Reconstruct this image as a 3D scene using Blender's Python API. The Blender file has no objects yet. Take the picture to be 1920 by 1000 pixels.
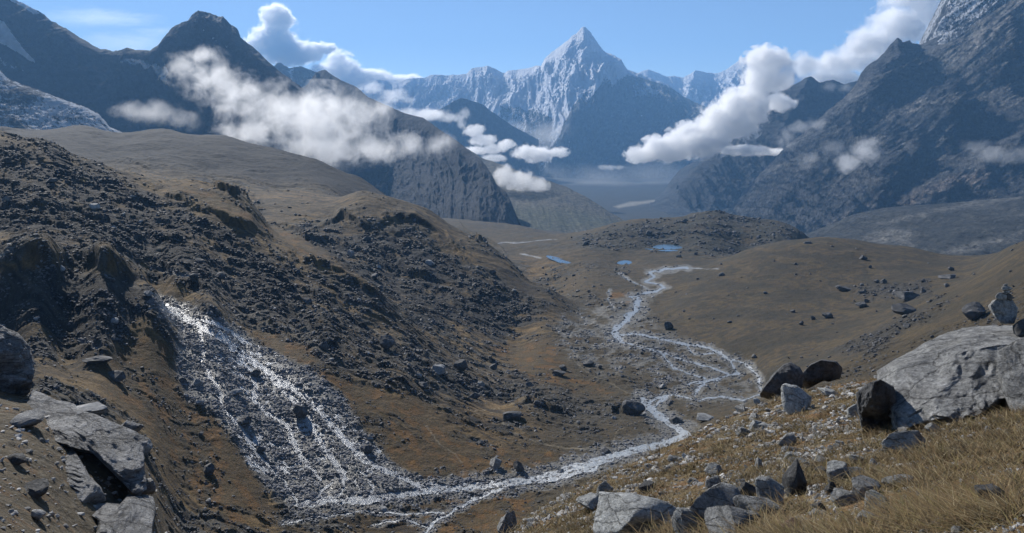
import bpy, math, random, colorsys
import numpy as np
from mathutils import Vector, noise as mnoise

# ------------------------------------------------------------ camera, sky, sun
SC = bpy.context.scene
F = 1507.0; CX = 960.0; HY = 250.0          # focal length in photo pixels, principal column, horizon row
cam_d = bpy.data.cameras.new("camera"); cam = bpy.data.objects.new("camera", cam_d)
SC.collection.objects.link(cam); SC.camera = cam
cam.location = (0, 0, 0); cam.rotation_euler = (math.radians(90), 0, 0)
cam_d.sensor_width = 36; cam_d.lens = 36*F/1920
cam_d.shift_y = -(500-HY)/1920
cam_d.clip_start = 0.1; cam_d.clip_end = 200000

SUN_AZ = math.radians(-32); SUN_EL = math.radians(32)
W = bpy.data.worlds.new("World"); SC.world = W; W.use_nodes = True
nt = W.node_tree; nt.nodes.clear()
sky = nt.nodes.new("ShaderNodeTexSky"); sky.sky_type = 'NISHITA'; sky.sun_disc = False
sky.sun_elevation = SUN_EL; sky.sun_rotation = SUN_AZ
sky.altitude = 4800; sky.air_density = 1.0; sky.dust_density = 0.05; sky.ozone_density = 2.0
bg = nt.nodes.new("ShaderNodeBackground"); bg.inputs[1].default_value = 0.101
wo = nt.nodes.new("ShaderNodeOutputWorld")
nt.links.new(sky.outputs[0], bg.inputs[0]); nt.links.new(bg.outputs[0], wo.inputs[0])
sd = bpy.data.lights.new("sun", 'SUN'); sd.energy = 5.0; sd.angle = math.radians(0.5); sd.color = (1, .955, .89)
sun = bpy.data.objects.new("sun", sd); SC.collection.objects.link(sun)
SDIR = Vector((math.sin(SUN_AZ)*math.cos(SUN_EL), math.cos(SUN_AZ)*math.cos(SUN_EL), math.sin(SUN_EL)))
sun.rotation_euler = SDIR.to_track_quat('Z', 'Y').to_euler()
SC.view_settings.view_transform = 'Standard'; SC.view_settings.look = 'None'
SC.view_settings.exposure = 0.36; SC.view_settings.gamma = 1
SC.cycles.volume_bounces = 12; SC.cycles.max_bounces = 14; SC.cycles.diffuse_bounces = 2
SC.cycles.volume_step_rate = 0.2; SC.cycles.volume_max_steps = 256

# ------------------------------------------------------------ noise
rng = np.random.default_rng(7)
_P = rng.permutation(256).astype(np.int32); _P = np.concatenate([_P, _P])
_A = rng.random(256)*2*np.pi; _GX = np.cos(_A).astype(np.float32); _GY = np.sin(_A).astype(np.float32)
def per(x, y, seed=0):
    x = np.asarray(x, np.float64)+seed*17.37; y = np.asarray(y, np.float64)+seed*5.91
    x, y = np.broadcast_arrays(x, y)
    xf = np.floor(x); yf = np.floor(y)
    xi = xf.astype(np.int64) & 255; yi = yf.astype(np.int64) & 255
    fx = (x-xf).astype(np.float32); fy = (y-yf).astype(np.float32)
    u = fx*fx*fx*(fx*(fx*6-15)+10); v = fy*fy*fy*(fy*(fy*6-15)+10)
    x1 = (xi+1) & 255; y1 = (yi+1) & 255
    a = _P[_P[xi]+yi]; b = _P[_P[x1]+yi]; c = _P[_P[xi]+y1]; d = _P[_P[x1]+y1]
    na = _GX[a]*fx+_GY[a]*fy; nb = _GX[b]*(fx-1)+_GY[b]*fy
    nc = _GX[c]*fx+_GY[c]*(fy-1); nd = _GX[d]*(fx-1)+_GY[d]*(fy-1)
    l = na+u*(nb-na); h = nc+u*(nd-nc)
    return (l+v*(h-l))*1.5
def fbm(x, y, o=4, seed=0, g=.5):
    s = 0; a = 1; t = 0
    for i in range(o):
        s = s+a*per(x, y, seed+i*3); t += a; x = x*2.03; y = y*2.03; a *= g
    return s/t
def ridged(x, y, o=5, seed=0, g=.55):
    s = 0; a = 1; t = 0; w = 1
    for i in range(o):
        n = 1-np.abs(per(x, y, seed+i*3))*1.6; n = np.clip(n, 0, 1)**2
        s = s+a*n*w; w = np.clip(n*1.6, 0, 1); t += a; x = x*2.03; y = y*2.03; a *= g
    return s/t
def sst(a, b, x):
    t = np.clip((x-a)/(b-a), 0, 1); return t*t*(3-2*t)
def pdist(px, py, poly, closed=False):
    """distance to a polyline (pixels)"""
    d = np.full(np.shape(px), 1e9, np.float32); n = len(poly)
    for i in range(n if closed else n-1):
        ax, ay = poly[i][:2]; bx, by = poly[(i+1) % n][:2]
        ex, ey = bx-ax, by-ay; L = ex*ex+ey*ey+1e-9
        t = np.clip(((px-ax)*ex+(py-ay)*ey)/L, 0, 1)
        d = np.minimum(d, np.hypot(px-ax-t*ex, py-ay-t*ey))
    return d
def inpoly(px, py, poly):
    c = np.zeros(np.shape(px), bool); n = len(poly)
    for i in range(n):
        x1, y1 = poly[i]; x2, y2 = poly[(i+1) % n]
        k = ((y1 > py) != (y2 > py)) & (px < (x2-x1)*(py-y1)/(y2-y1+1e-9)+x1)
        c ^= k
    return c
def region(px, py, poly, soft=12, warp=0):
    """soft mask of a polygon, 1 inside"""
    P = np.array(poly, float); out = np.zeros(np.shape(px), np.float32)
    m = (px > P[:, 0].min()-soft*2) & (px < P[:, 0].max()+soft*2) & (py > P[:, 1].min()-soft*2) & (py < P[:, 1].max()+soft*2)
    if not m.any(): return out
    x = px[m]; y = py[m]
    d = pdist(x, y, poly, True); s = np.where(inpoly(x, y, poly), d, -d)
    if warp is not 0: s = s+warp[m]
    out[m] = sst(-soft, soft, s); return out

# ------------------------------------------------------------ mesh helpers
def link(o, parent=None):
    SC.collection.objects.link(o)
    if parent: o.parent = parent
    return o
def tag(o, label=None, cat=None, group=None, kind=None):
    if label: o['label'] = label
    if cat: o['category'] = cat
    if group: o['group'] = group
    if kind: o['kind'] = kind
    return o
def mesh_np(name, V, Fc, mat=None, smooth=True, attrs=None):
    """V (n,3); Fc (k,3) or (k,4)"""
    me = bpy.data.meshes.new(name); V = np.asarray(V, np.float32); Fc = np.asarray(Fc, np.int32)
    k = Fc.shape[1]
    me.vertices.add(len(V)); me.vertices.foreach_set('co', V.ravel())
    me.loops.add(Fc.size); me.loops.foreach_set('vertex_index', Fc.ravel())
    me.polygons.add(len(Fc)); me.polygons.foreach_set('loop_start', np.arange(0, Fc.size, k, dtype=np.int32))
    me.update(calc_edges=True)
    me.polygons.foreach_set('use_smooth', np.full(len(Fc), smooth, bool))
    if attrs:
        for nm, a in attrs.items():
            if a.ndim == 1:
                at = me.attributes.new(nm, 'FLOAT', 'POINT'); at.data.foreach_set('value', a.astype(np.float32))
            else:
                at = me.attributes.new(nm, 'FLOAT_COLOR', 'POINT')
                c = np.ones((len(a), 4), np.float32); c[:, :3] = a; at.data.foreach_set('color', c.ravel())
    if mat: me.materials.append(mat)
    return me
def grid_faces(n, m):
    i = np.arange(n*m, dtype=np.int32).reshape(n, m)
    return np.stack([i[:-1, :-1], i[:-1, 1:], i[1:, 1:], i[1:, :-1]], -1).reshape(-1, 4)
def W3(px, py, Y):
    return np.array([Y*(px-CX)/F, Y, Y*(HY-py)/F])

# ------------------------------------------------------------ material helpers
class MB:
    def __init__(s, name):
        s.m = bpy.data.materials.new(name); s.m.use_nodes = True
        s.t = s.m.node_tree; s.t.nodes.clear(); s.out = s.t.nodes.new('ShaderNodeOutputMaterial')
    def n(s, typ, ins=None, **kw):
        nd = s.t.nodes.new('ShaderNode'+typ)
        for k, v in kw.items(): setattr(nd, k, v)
        for k, v in (ins or {}).items():
            if isinstance(v, bpy.types.NodeSocket): s.t.links.new(v, nd.inputs[k])
            else: nd.inputs[k].default_value = v
        return nd
    def pos(s): return s.n('NewGeometry').outputs['Position']
    def obj(s): return s.n('TexCoord').outputs['Object']
    def attr(s, nm, col=False): return s.n('Attribute', attribute_name=nm).outputs['Color' if col else 'Fac']
    def noise(s, vec, scale, detail=5, rough=.55, typ='FBM', dist=0):
        nd = s.n('TexNoise', {'Vector': vec, 'Scale': scale, 'Detail': detail, 'Roughness': rough, 'Distortion': dist}, noise_type=typ)
        return nd.outputs[0]
    def math(s, op, a, b=0.5, c=None, clamp=False):
        d = {0: a, 1: b}
        if c is not None: d[2] = c
        return s.n('Math', d, operation=op, use_clamp=clamp).outputs[0]
    def vmul(s, v, k): return s.n('VectorMath', {0: v, 1: k}, operation='MULTIPLY').outputs[0]
    def ramp(s, f, stops):
        nd = s.n('ValToRGB', {0: f}); r = nd.color_ramp
        while len(r.elements) < len(stops): r.elements.new(.5)
        for e, (p, c) in zip(r.elements, stops):
            e.position = p; e.color = (*c, 1) if len(c) == 3 else c
        return nd.outputs[0]
    def g(s, v): return (v, v, v)
    def mr(s, f, a, b, c=0, d=1): return s.n('MapRange', {0: f, 1: a, 2: b, 3: c, 4: d}).outputs[0]
    def mix(s, f, a, b, typ='MIX'):
        nd = s.n('Mix', data_type='RGBA', blend_type=typ); nd.inputs[0].default_value = 1
        for k, v in ((0, f), (6, a), (7, b)):
            if isinstance(v, bpy.types.NodeSocket): s.t.links.new(v, nd.inputs[k])
            else: nd.inputs[k].default_value = v if k == 0 else (*v, 1)
        return nd.outputs[2]
    def bump(s, h, strength, dist, nrm=None):
        d = {'Height': h, 'Strength': strength, 'Distance': dist}
        if nrm is not None: d['Normal'] = nrm
        return s.n('Bump', d).outputs[0]
    def surf(s, col, rough=.9, nrm=None, spec=.3, **kw):
        d = {'Base Color': col if isinstance(col, bpy.types.NodeSocket) else (*col, 1), 'Roughness': rough, 'Specular IOR Level': spec}
        if nrm is not None: d['Normal'] = nrm
        d.update(kw)
        b = s.n('BsdfPrincipled', d); s.t.links.new(b.outputs[0], s.out.inputs[0]); return s.m

# ------------------------------------------------------------ materials
def mat_ground():
    b = MB('ground_surface'); p = b.pos(); col = b.attr('tint', True); rock = b.attr('rocky')
    dist = b.n('VectorMath', {0: p}, operation='LENGTH').outputs['Value']
    near = b.mr(dist, 25, 90, 1, 0)
    n1 = b.noise(p, 14, 6, .65); n2 = b.noise(p, 1.3, 7, .68); n3 = b.noise(p, .12, 8, .7)
    far = b.mix(b.mr(dist, 500, 1400, 0, 1), b.mr(n2, .3, .7, .45, 1.55), b.mr(n3, .3, .7, .5, 1.5))
    v = b.mix(near, far, b.mr(n1, .3, .7, .35, 1.65))
    c = b.mix(1, col, v, 'MULTIPLY')
    # individual pale stones
    vo = b.n('TexVoronoi', {'Vector': p, 'Scale': 1.1, 'Randomness': 1}, feature='F1')
    st = b.mr(vo.outputs['Distance'], .18, .26, 1, 0)
    pick = b.mr(b.n('SeparateColor', {0: vo.outputs['Color']}).outputs[0], .72, .74, 0, 1)
    st = b.math('MULTIPLY', b.math('MULTIPLY', st, pick), rock)
    c = b.mix(b.math('MULTIPLY', st, .55), c, (.26, .26, .255))
    vb = b.n('TexVoronoi', {'Vector': p, 'Scale': .55, 'Randomness': 1}, feature='F1').outputs['Distance']
    h = b.math('ADD', b.math('MULTIPLY', n2, .9), b.math('MULTIPLY', vb, b.math('MULTIPLY', rock, -.5)))
    nb = b.bump(h, .9, .45)
    nb = b.bump(n1, .8, .05, nb)
    nb = b.bump(n3, .8, 3.5, nb)
    return b.surf(c, b.attr('gloss'), nb, .35)
def mat_mountain(name, rock=(.09, .088, .09), rock2=(.19, .18, .17), scale=.004, bump=40, snowc=(.82, .84, .88)):
    b = MB(name); p = b.pos()
    n1 = b.noise(p, scale, 9, .68); n2 = b.noise(p, scale*7, 7, .7)
    st = b.noise(b.vmul(p, (1, 1, 3.5)), scale*2.5, 6, .65)
    c = b.mix(b.mr(b.math('ADD', b.math('MULTIPLY', n1, .5), b.math('MULTIPLY', st, .5)), .4, .6), rock, rock2)
    c = b.mix(1, c, b.mr(n2, .32, .68, .12, 2.0), 'MULTIPLY')
    c = b.mix(1, c, b.attr('tint', True), 'MULTIPLY')
    s = b.math('ADD', b.attr('snow'), b.math('MULTIPLY', b.math('SUBTRACT', n2, .5), 1.3))
    s = b.math('ADD', s, b.math('MULTIPLY', b.math('SUBTRACT', n1, .5), .5))
    s = b.mr(s, .46, .56)
    c = b.mix(s, c, snowc)
    nb = b.bump(b.math('ADD', n2, b.math('MULTIPLY', st, .6)), 1, bump*1.3)
    nb = b.bump(n1, .9, bump*3, nb)
    nb = b.bump(b.noise(p, scale*30, 4, .6), .6, bump*.2, nb)
    return b.surf(c, .85, nb, .3)
def mat_rock(name, dark, light, scale=2.5, bump=.12, stretch=(1, 1, 1), spots=.5, cracks=0):
    b = MB(name); p = b.obj(); q = b.vmul(p, stretch)
    n1 = b.noise(q, scale, 9, .68); n2 = b.noise(q, scale*6, 7, .72, dist=.4); n3 = b.noise(p, scale*.6, 5, .6)
    c = b.mix(b.mr(n1, .33, .67), dark, light)
    c = b.mix(1, c, b.mr(n2, .3, .7, .35, 1.65), 'MULTIPLY')
    li = b.mr(b.noise(p, scale*9, 5, .7), .6, .68, 0, spots)
    c = b.mix(li, c, (.5, .5, .48))
    c = b.mix(b.mr(n3, .56, .7, 0, .35), c, (.10, .085, .05))
    nb = None
    if cracks:
        wv = b.n('VectorMath', {0: b.n('VectorMath', {0: b.n('Mapping', {'Vector': p, 'Rotation': (.3, -.6, .2), 'Scale': (.35, 1, 1.5)}).outputs[0], 1: (1, 1, 1)}, operation='MULTIPLY').outputs[0], 1: b.vmul(b.n('TexNoise', {'Vector': p, 'Scale': scale*.8, 'Detail': 5}).outputs['Color'], (.9/scale, .9/scale, .9/scale))}, operation='ADD').outputs[0]
        ed_ = b.n('TexVoronoi', {'Vector': wv, 'Scale': scale*cracks}, feature='DISTANCE_TO_EDGE').outputs['Distance']
        ck = b.mr(ed_, 0, .045, 0, 1); c = b.mix(b.mr(ed_, 0, .02, .7, 0), c, (.03, .03, .03)); nb = b.bump(ck, .9, bump*.8)
    nb = b.bump(n1, 1, bump*2.2, nb); nb = b.bump(n2, .9, bump*.7, nb); nb = b.bump(b.noise(p, scale*22, 4, .6), .7, bump*.12, nb)
    return b.surf(c, .8, nb, .35)

def mat_scree(name='loose_stone'):
    b = MB(name); p = b.pos(); c = b.attr('tint', True)
    n = b.noise(p, 5, 6, .7)
    c = b.mix(1, c, b.mr(n, .3, .7, .5, 1.5), 'MULTIPLY')
    return b.surf(c, .75, b.bump(n, .8, .08), .4)
def mat_water(name, col=(.16, .19, .21), rough=.16, bumpd=.25, scale=.8, foam_glint=.5):
    b = MB(name); p = b.pos()
    n = b.noise(p, scale, 6, .65); n2 = b.noise(p, scale*4, 5, .7)
    c = b.mix(b.mr(n2, .45, .62, 0, foam_glint), col, (.55, .58, .6))  # pale patches: foam, and partly glitter and sky reflection painted as colour
    nb = b.bump(n, .9, bumpd); nb = b.bump(n2, .9, bumpd*.3, nb)
    return b.surf(c, rough, nb, .8, **{'Metallic': 0.0})
M_GROUND = mat_ground()

# ------------------------------------------------------------ the ground: one height sheet from the camera's feet to the horizon
CP = []                                  # control points: column, row, depth
def line(pts, step=70):
    for (a, b) in zip(pts[:-1], pts[1:]):
        n = max(1, int(math.hypot(b[0]-a[0], b[1]-a[1])/step))
        for k in range(n):
            t = k/n; CP.append((a[0]+(b[0]-a[0])*t, a[1]+(b[1]-a[1])*t, math.exp(math.log(a[2])+(math.log(b[2])-math.log(a[2]))*t)))
    CP.append(pts[-1])
for Y in (1.4, 2.5):
    for px in range(-500, 2501, 300):
        X = Y*(px-CX)/F; CP.append((px, HY+F*(1.65-.28*X+.22*Y)/Y, Y))
# near right slope
line([(1150, 1100, 6.5), (1300, 1030, 6.6), (1500, 1005, 5.4), (1700, 1000, 4.6), (1920, 990, 4.0), (2400, 930, 3.6)], 120)
line([(980, 1060, 12), (1150, 985, 11), (1300, 955, 9.5), (1500, 915, 9), (1700, 890, 8.4), (1920, 850, 7.6), (2400, 780, 7)], 120)
line([(1060, 945, 19), (1200, 900, 17.5), (1350, 860, 17), (1500, 830, 16), (1700, 800, 14.5), (1920, 770, 13), (2400, 700, 12)], 120)
line([(905, 1045, 15), (960, 997, 19), (1060, 932, 23), (1180, 872, 27), (1290, 826, 31), (1400, 768, 37), (1500, 738, 39), (1620, 718, 38), (1760, 690, 36), (1920, 640, 34), (2400, 560, 34)], 80)
line([(850, 1130, 30), (980, 1040, 38), (1100, 960, 48), (1250, 880, 60), (1420, 835, 80), (1600, 800, 90), (1800, 740, 90), (2000, 690, 90), (2400, 600, 90)], 130)
# centre bottom, under the frame
for p in [(-400, 1500, 15), (0, 1350, 15), (300, 1500, 15), (600, 1500, 15), (800, 1250, 17), (600, 1400, 45), (780, 1250, 50), (420, 1300, 60), (900, 1150, 90), (700, 1150, 120), (500, 1150, 120), (1000, 1060, 130), (1150, 960, 150), (350, 1120, 110)]: CP.append(p)
# left shoulder with the outcrop
line([(-400, 1000, 36), (-100, 1010, 42), (60, 1050, 48), (180, 1060, 58), (270, 1040, 68)], 100)
line([(-400, 760, 70), (-100, 775, 72), (60, 800, 76), (150, 850, 77), (240, 890, 78), (272, 950, 77)], 70)
line([(-400, 640, 95), (-100, 690, 96), (50, 745, 96), (150, 790, 94), (250, 825, 90)], 80)
line([(-400, 720, 130), (-100, 800, 130), (60, 850, 128), (180, 900, 125), (300, 1000, 120)], 100)
# left valley side below the cliff
line([(-400, 660, 270), (-100, 690, 270), (60, 700, 270), (150, 740, 262), (230, 820, 250), (290, 900, 243), (340, 990, 240), (500, 1010, 252), (700, 1005, 268), (900, 1000, 270), (1000, 960, 285), (1100, 925, 290)], 90)
line([(-400, 620, 335), (0, 632, 335), (120, 636, 335), (240, 645, 340), (340, 680, 350), (420, 800, 312), (520, 940, 283), (600, 950, 283), (700, 940, 287), (800, 920, 300), (950, 905, 312), (1090, 880, 325), (1160, 855, 345), (1250, 830, 375), (1300, 800, 402)], 80)
# cliff top
line([(-400, 500, 355), (0, 515, 352), (100, 508, 356), (200, 522, 362), (290, 545, 375), (380, 560, 408)], 90)
line([(-400, 470, 410), (0, 478, 410), (120, 480, 418), (230, 500, 425), (330, 520, 440), (430, 575, 445)], 100)
# fan apex and slope right of it
line([(310, 575, 440), (340, 590, 430), (450, 640, 400), (600, 720, 365), (700, 830, 330), (760, 890, 310)], 80)
line([(430, 560, 470), (560, 600, 470), (700, 650, 465), (850, 720, 455), (960, 760, 445), (1080, 780, 430), (1180, 790, 418)], 90)
line([(620, 620, 440), (740, 700, 405), (850, 790, 370), (960, 850, 345)], 90)
line([(970, 755, 432), (1020, 765, 425), (1080, 800, 400)], 60)
# near left ridge
line([(-500, 120, 760), (-200, 180, 740), (0, 246, 700), (90, 266, 700), (180, 305, 700), (250, 328, 690), (350, 337, 685), (430, 352, 670), (472, 380, 655), (498, 425, 640), (560, 462, 610), (640, 500, 585), (700, 550, 560), (760, 610, 545)], 55)
line([(-400, 330, 560), (0, 380, 545), (150, 400, 550), (300, 440, 550), (420, 480, 540), (540, 545, 510), (650, 590, 505), (780, 650, 500)], 90)
line([(-400, 300, 860), (0, 330, 860), (200, 375, 850), (350, 392, 840), (450, 420, 830), (520, 455, 800)], 80)
# middle spur
line([(430, 365, 1180), (540, 370, 1120), (640, 372, 1080), (680, 356, 1060), (740, 372, 1040), (800, 392, 1020), (850, 428, 990), (900, 450, 970), (960, 492, 930), (1030, 540, 880), (1070, 565, 850), (1130, 590, 800)], 55)
line([(560, 430, 900), (650, 455, 870), (740, 500, 830), (830, 550, 780), (920, 610, 720), (980, 640, 690)], 70)
line([(620, 500, 700), (720, 560, 660), (820, 620, 620), (900, 665, 590), (980, 690, 570)], 70)
line([(700, 420, 1300), (850, 470, 1250), (960, 520, 1150), (1030, 575, 960)], 90)
# hill C
line([(-500, 236, 1850), (0, 240, 1850), (150, 236, 1850), (300, 243, 1850), (420, 254, 1850), (520, 280, 1800), (600, 305, 1750), (680, 340, 1650), (720, 372, 1550)], 80)
line([(0, 290, 1350), (200, 310, 1350), (400, 330, 1350), (520, 352, 1330), (640, 372, 1300)], 110)
line([(0, 360, 2500), (300, 370, 2500), (550, 385, 2400), (750, 415, 2200)], 120)
# valley floor
line([(990, 690, 560), (1100, 720, 530), (1220, 760, 470), (1330, 745, 480), (1430, 735, 488)], 70)
line([(1000, 640, 660), (1100, 640, 665), (1200, 635, 670), (1300, 650, 645), (1400, 690, 575)], 80)
line([(1080, 580, 830), (1180, 580, 830), (1240, 575, 840)], 80)
line([(1100, 520, 1050), (1200, 512, 1080), (1260, 500, 1130), (1330, 500, 1120)], 80)
line([(880, 445, 1750), (960, 470, 1500), (1060, 489, 1260), (1170, 492, 1270), (1250, 463, 1420), (1300, 475, 1330)], 70)
line([(830, 412, 2400), (920, 418, 2500), (1000, 430, 2300), (1060, 440, 2000)], 80)
line([(1075, 448, 1600), (1140, 424, 1650), (1200, 413, 1680), (1260, 412, 1700), (1330, 400, 1750), (1400, 408, 1740), (1450, 414, 1720), (1500, 438, 1640)], 50)
# right hill
line([(1330, 495, 1080), (1400, 468, 1110), (1470, 452, 1130), (1540, 444, 1150), (1600, 448, 1160), (1700, 462, 1170), (1780, 478, 1150), (1850, 478, 1100)], 60)
line([(1290, 580, 780), (1400, 560, 800), (1520, 545, 820), (1620, 535, 830), (1740, 520, 830), (1830, 515, 780)], 80)
line([(1400, 640, 625), (1480, 630, 620), (1560, 620, 620), (1650, 590, 640), (1740, 555, 640)], 80)
line([(1440, 690, 540), (1520, 680, 500), (1600, 655, 470), (1700, 610, 460), (1800, 560, 470), (1880, 510, 480), (1960, 465, 480), (2400, 250, 480)], 70)
line([(1460, 740, 380), (1560, 720, 350), (1700, 690, 330), (1850, 640, 320), (2000, 600, 310), (2400, 480, 300)], 90)
line([(1880, 470, 800), (1960, 440, 800), (2400, 300, 800)], 100)
line([(1400, 480, 1400), (1540, 500, 1500), (1700, 510, 1500), (1850, 500, 1500), (2200, 470, 1500)], 110)
# the deep valley beyond
for px in range(-500, 2501, 250):
    for Y, py in ((3400, 455 if px > 1000 else 430), (5500, 412), (8000, 363), (16000, 306), (45000, 270)): CP.append((px, py, Y))
for px in (1050, 1150, 1250, 1350, 1450): CP.append((px, 450, 2200))
CP = np.array(CP, float)
SU, SV = 1/100, 4.0
def rbf_solve(P, val, c=.25):
    n = len(P); d = np.sqrt(((P[:, None]-P[None])**2).sum(-1)+c*c)
    A = np.zeros((n+3, n+3)); A[:n, :n] = -d+np.eye(n)*.02; A[:n, n] = 1; A[:n, n+1:] = P; A[n, :n] = 1; A[n+1:, :n] = P.T
    return np.linalg.solve(A, np.concatenate([val, [0, 0, 0]]))
_cp = np.stack([CP[:, 0]*SU, np.log(CP[:, 2])*SV], 1); _w = rbf_solve(_cp, CP[:, 1])
def base_py(px, lnY):
    """smooth terrain row on a coarse grid"""
    out = np.zeros((len(lnY), len(px)))
    gx = px*SU
    for i, t in enumerate(lnY):
        d = np.sqrt((gx[:, None]-_cp[None, :, 0])**2+(t*SV-_cp[None, :, 1])**2+.0625)
        out[i] = -(d @ _w[:-3])+_w[-3]+_w[-2]*gx+_w[-1]*t*SV
    return out
Q = 1.0
seg = [(1.3, 3, 50), (3, 50, 560), (50, 110, 280), (110, 200, 70), (200, 720, 820), (720, 2200, 420), (2200, 9000, 110), (9000, 60000, 24)]
LN = np.concatenate([np.linspace(math.log(a), math.log(b), int(n*Q), endpoint=False) for a, b, n in seg]+[[math.log(60000)]])
NC = int(1560*Q); PXC = np.linspace(-450, 2420, NC); NR = len(LN)
cl = np.linspace(LN[0], LN[-1], 420); cx = np.linspace(PXC[0], PXC[-1], 240)
cb = base_py(cx, cl)
def bil(px, ln):
    fx = (px-cx[0])/(cx[1]-cx[0]); fy = (ln-cl[0])/(cl[1]-cl[0])
    xi = np.clip(fx.astype(int), 0, len(cx)-2); yi = np.clip(fy.astype(int), 0, len(cl)-2); fx = fx-xi; fy = fy-yi
    return (cb[yi, xi]*(1-fx)+cb[yi, xi+1]*fx)*(1-fy)+(cb[yi+1, xi]*(1-fx)+cb[yi+1, xi+1]*fx)*fy
PX, LNG = np.meshgrid(PXC, LN); YG = np.exp(LNG); PY = bil(PX, LNG)
XG = YG*(PX-CX)/F; ZG = YG*(HY-PY)/F
del LNG
RIV = [([(1290, 503), (1249, 505), (1218, 511), (1226, 520), (1214, 531), (1238, 534), (1248, 541), (1211, 551), (1184, 558), (1197, 568), (1190, 585), (1172, 592), (1180, 602), (1150, 614), (1152, 628), (1166, 642), (1200, 650), (1240, 661), (1290, 679), (1335, 690), (1365, 702)], 3.6),
       ([(1196, 560), (1193, 585), (1176, 598), (1150, 618), (1160, 640)], 7.5),
       ([(1158, 628), (1200, 628), (1232, 634), (1285, 646), (1330, 652), (1362, 672), (1398, 682), (1420, 705), (1430, 738)], 3.2),
       ([(1285, 646), (1300, 664), (1350, 660)], 2.2), ([(1240, 661), (1262, 690), (1325, 712), (1300, 742)], 2.6),
       ([(1362, 672), (1385, 700), (1345, 712), (1290, 722)], 2.2),
       ([(1158, 513), (1180, 526), (1212, 541)], 1.5), ([(1144, 545), (1140, 562), (1150, 580)], 1.3),
       ([(1290, 503), (1345, 504)], 1.2), ([(925, 457), (985, 455), (1040, 449)], .9), ([(975, 476), (1010, 483)], .8),
       ([(1430, 738), (1395, 752), (1350, 744), (1310, 752), (1262, 740), (1215, 752)], 1.9), ([(1205, 752), (1232, 778), (1262, 798), (1290, 818)], 7.5),
       ([(1250, 745), (1225, 762)], 4),
       ([(1290, 818), (1240, 834), (1180, 848), (1110, 868)], 8),
       ([(1110, 868), (1060, 883), (990, 901), (900, 912), (800, 921), (740, 930), (680, 940), (620, 941), (560, 948)], 7.5),
       ([(1120, 878), (1040, 900), (960, 908), (895, 935), (850, 958), (812, 982), (800, 1000)], 4),
       ([(800, 919), (762, 900), (722, 884), (690, 868)], 4.5), ([(900, 914), (830, 912), (800, 919)], 3),
       ([(560, 948), (600, 928), (622, 905)], 3), ([(610, 940), (640, 925), (650, 900), (640, 885)], 3.5), ([(690, 935), (700, 915), (688, 893), (670, 884)], 3.5), ([(655, 938), (672, 920), (668, 900)], 3),
       ([(530, 985), (600, 970), (680, 960), (760, 965), (830, 962)], 2.2), ([(700, 985), (760, 975), (800, 990)], 2),
       ([(305, 574), (340, 592), (375, 612), (420, 635), (445, 660), (490, 690), (540, 720), (590, 760), (640, 820), (690, 868)], 8),
       ([(340, 592), (400, 606), (430, 620), (455, 640)], 6),
       ([(445, 660), (480, 720), (475, 750), (500, 775), (540, 800), (560, 850), (600, 900)], 5),
       ([(375, 612), (380, 680), (410, 730), (420, 770), (450, 800), (480, 850), (530, 900), (560, 945)], 3.5),
       ([(490, 690), (560, 760), (600, 830), (640, 885)], 6),
       ([(285, 512), (330, 516), (372, 524)], 2.2), ([(150, 640), (185, 655)], 2.5), ([(0, 490), (70, 484)], 2)]
FAN = [(296, 574), (345, 572), (400, 596), (450, 628), (520, 665), (590, 700), (640, 745), (672, 800), (730, 862), (790, 900), (850, 912), (800, 930), (700, 946), (560, 954), (500, 925), (470, 880), (430, 815), (400, 775), (350, 755), (330, 700), (332, 620)]
PATHS = [([(1135, 585), (1112, 604), (1088, 625), (1074, 645), (1070, 672), (1092, 692), (1120, 712), (1150, 724), (1184, 742)], 1.7),
         ([(1196, 793), (1170, 803), (1153, 814), (1151, 836)], 1.4), ([(845, 782), (880, 772), (930, 768), (948, 774), (900, 776), (860, 790)], 1.3),
         ([(800, 800), (822, 832), (850, 850), (866, 868)], 2.4), ([(940, 795), (975, 820), (1015, 835), (1060, 842), (1130, 842)], 2.6),
         ([(760, 655), (810, 680), (870, 705), (930, 730)], 2.5), ([(700, 620), (740, 650), (800, 690)], 2),
         ([(1060, 645), (1090, 600), (1130, 585)], 1.2), ([(1700, 500), (1740, 487), (1725, 492)], 1.5)]
wp = fbm(XG/(.05*YG+3), YG**.5*1.0+XG*.01, 3, 5)*14      # ragged zone borders
f1 = per(PX/9, PY/6, 3)*5+per(PX/3.3, PY/2.4, 4)*2.5
wz = (wp+f1).astype(np.float32)
def near_gate(a, b): return sst(a, b, YG)
FG = 1-sst(55, 70, YG)                                       # foreground slope and camera hill
SH = (1-sst(120, 150, YG))*(1-sst(400, 520, PX))*sst(20, 40, YG)   # left shoulder
LEFT = sst(200, 240, YG)*(1-sst(1250, 1500, YG))*(1-sst(960, 1120, PX+(PY-600)*.2))
fan = region(PX, PY, FAN, 9, wz*.6)*sst(200, 230, YG)*(1-sst(470, 500, YG))
riv = np.zeros(PX.shape, np.float32); bed = riv.copy(); path = riv.copy()
rv = (YG > 205) & (YG < 1900) & (PX > -20) & (PX < 1500) & (PY > 440)
xs, ys, ww = PX[rv], PY[rv], wz[rv]
r_ = np.zeros(xs.shape, np.float32); b_ = r_.copy()
mea = per(xs/23, ys/15, 8)
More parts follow.
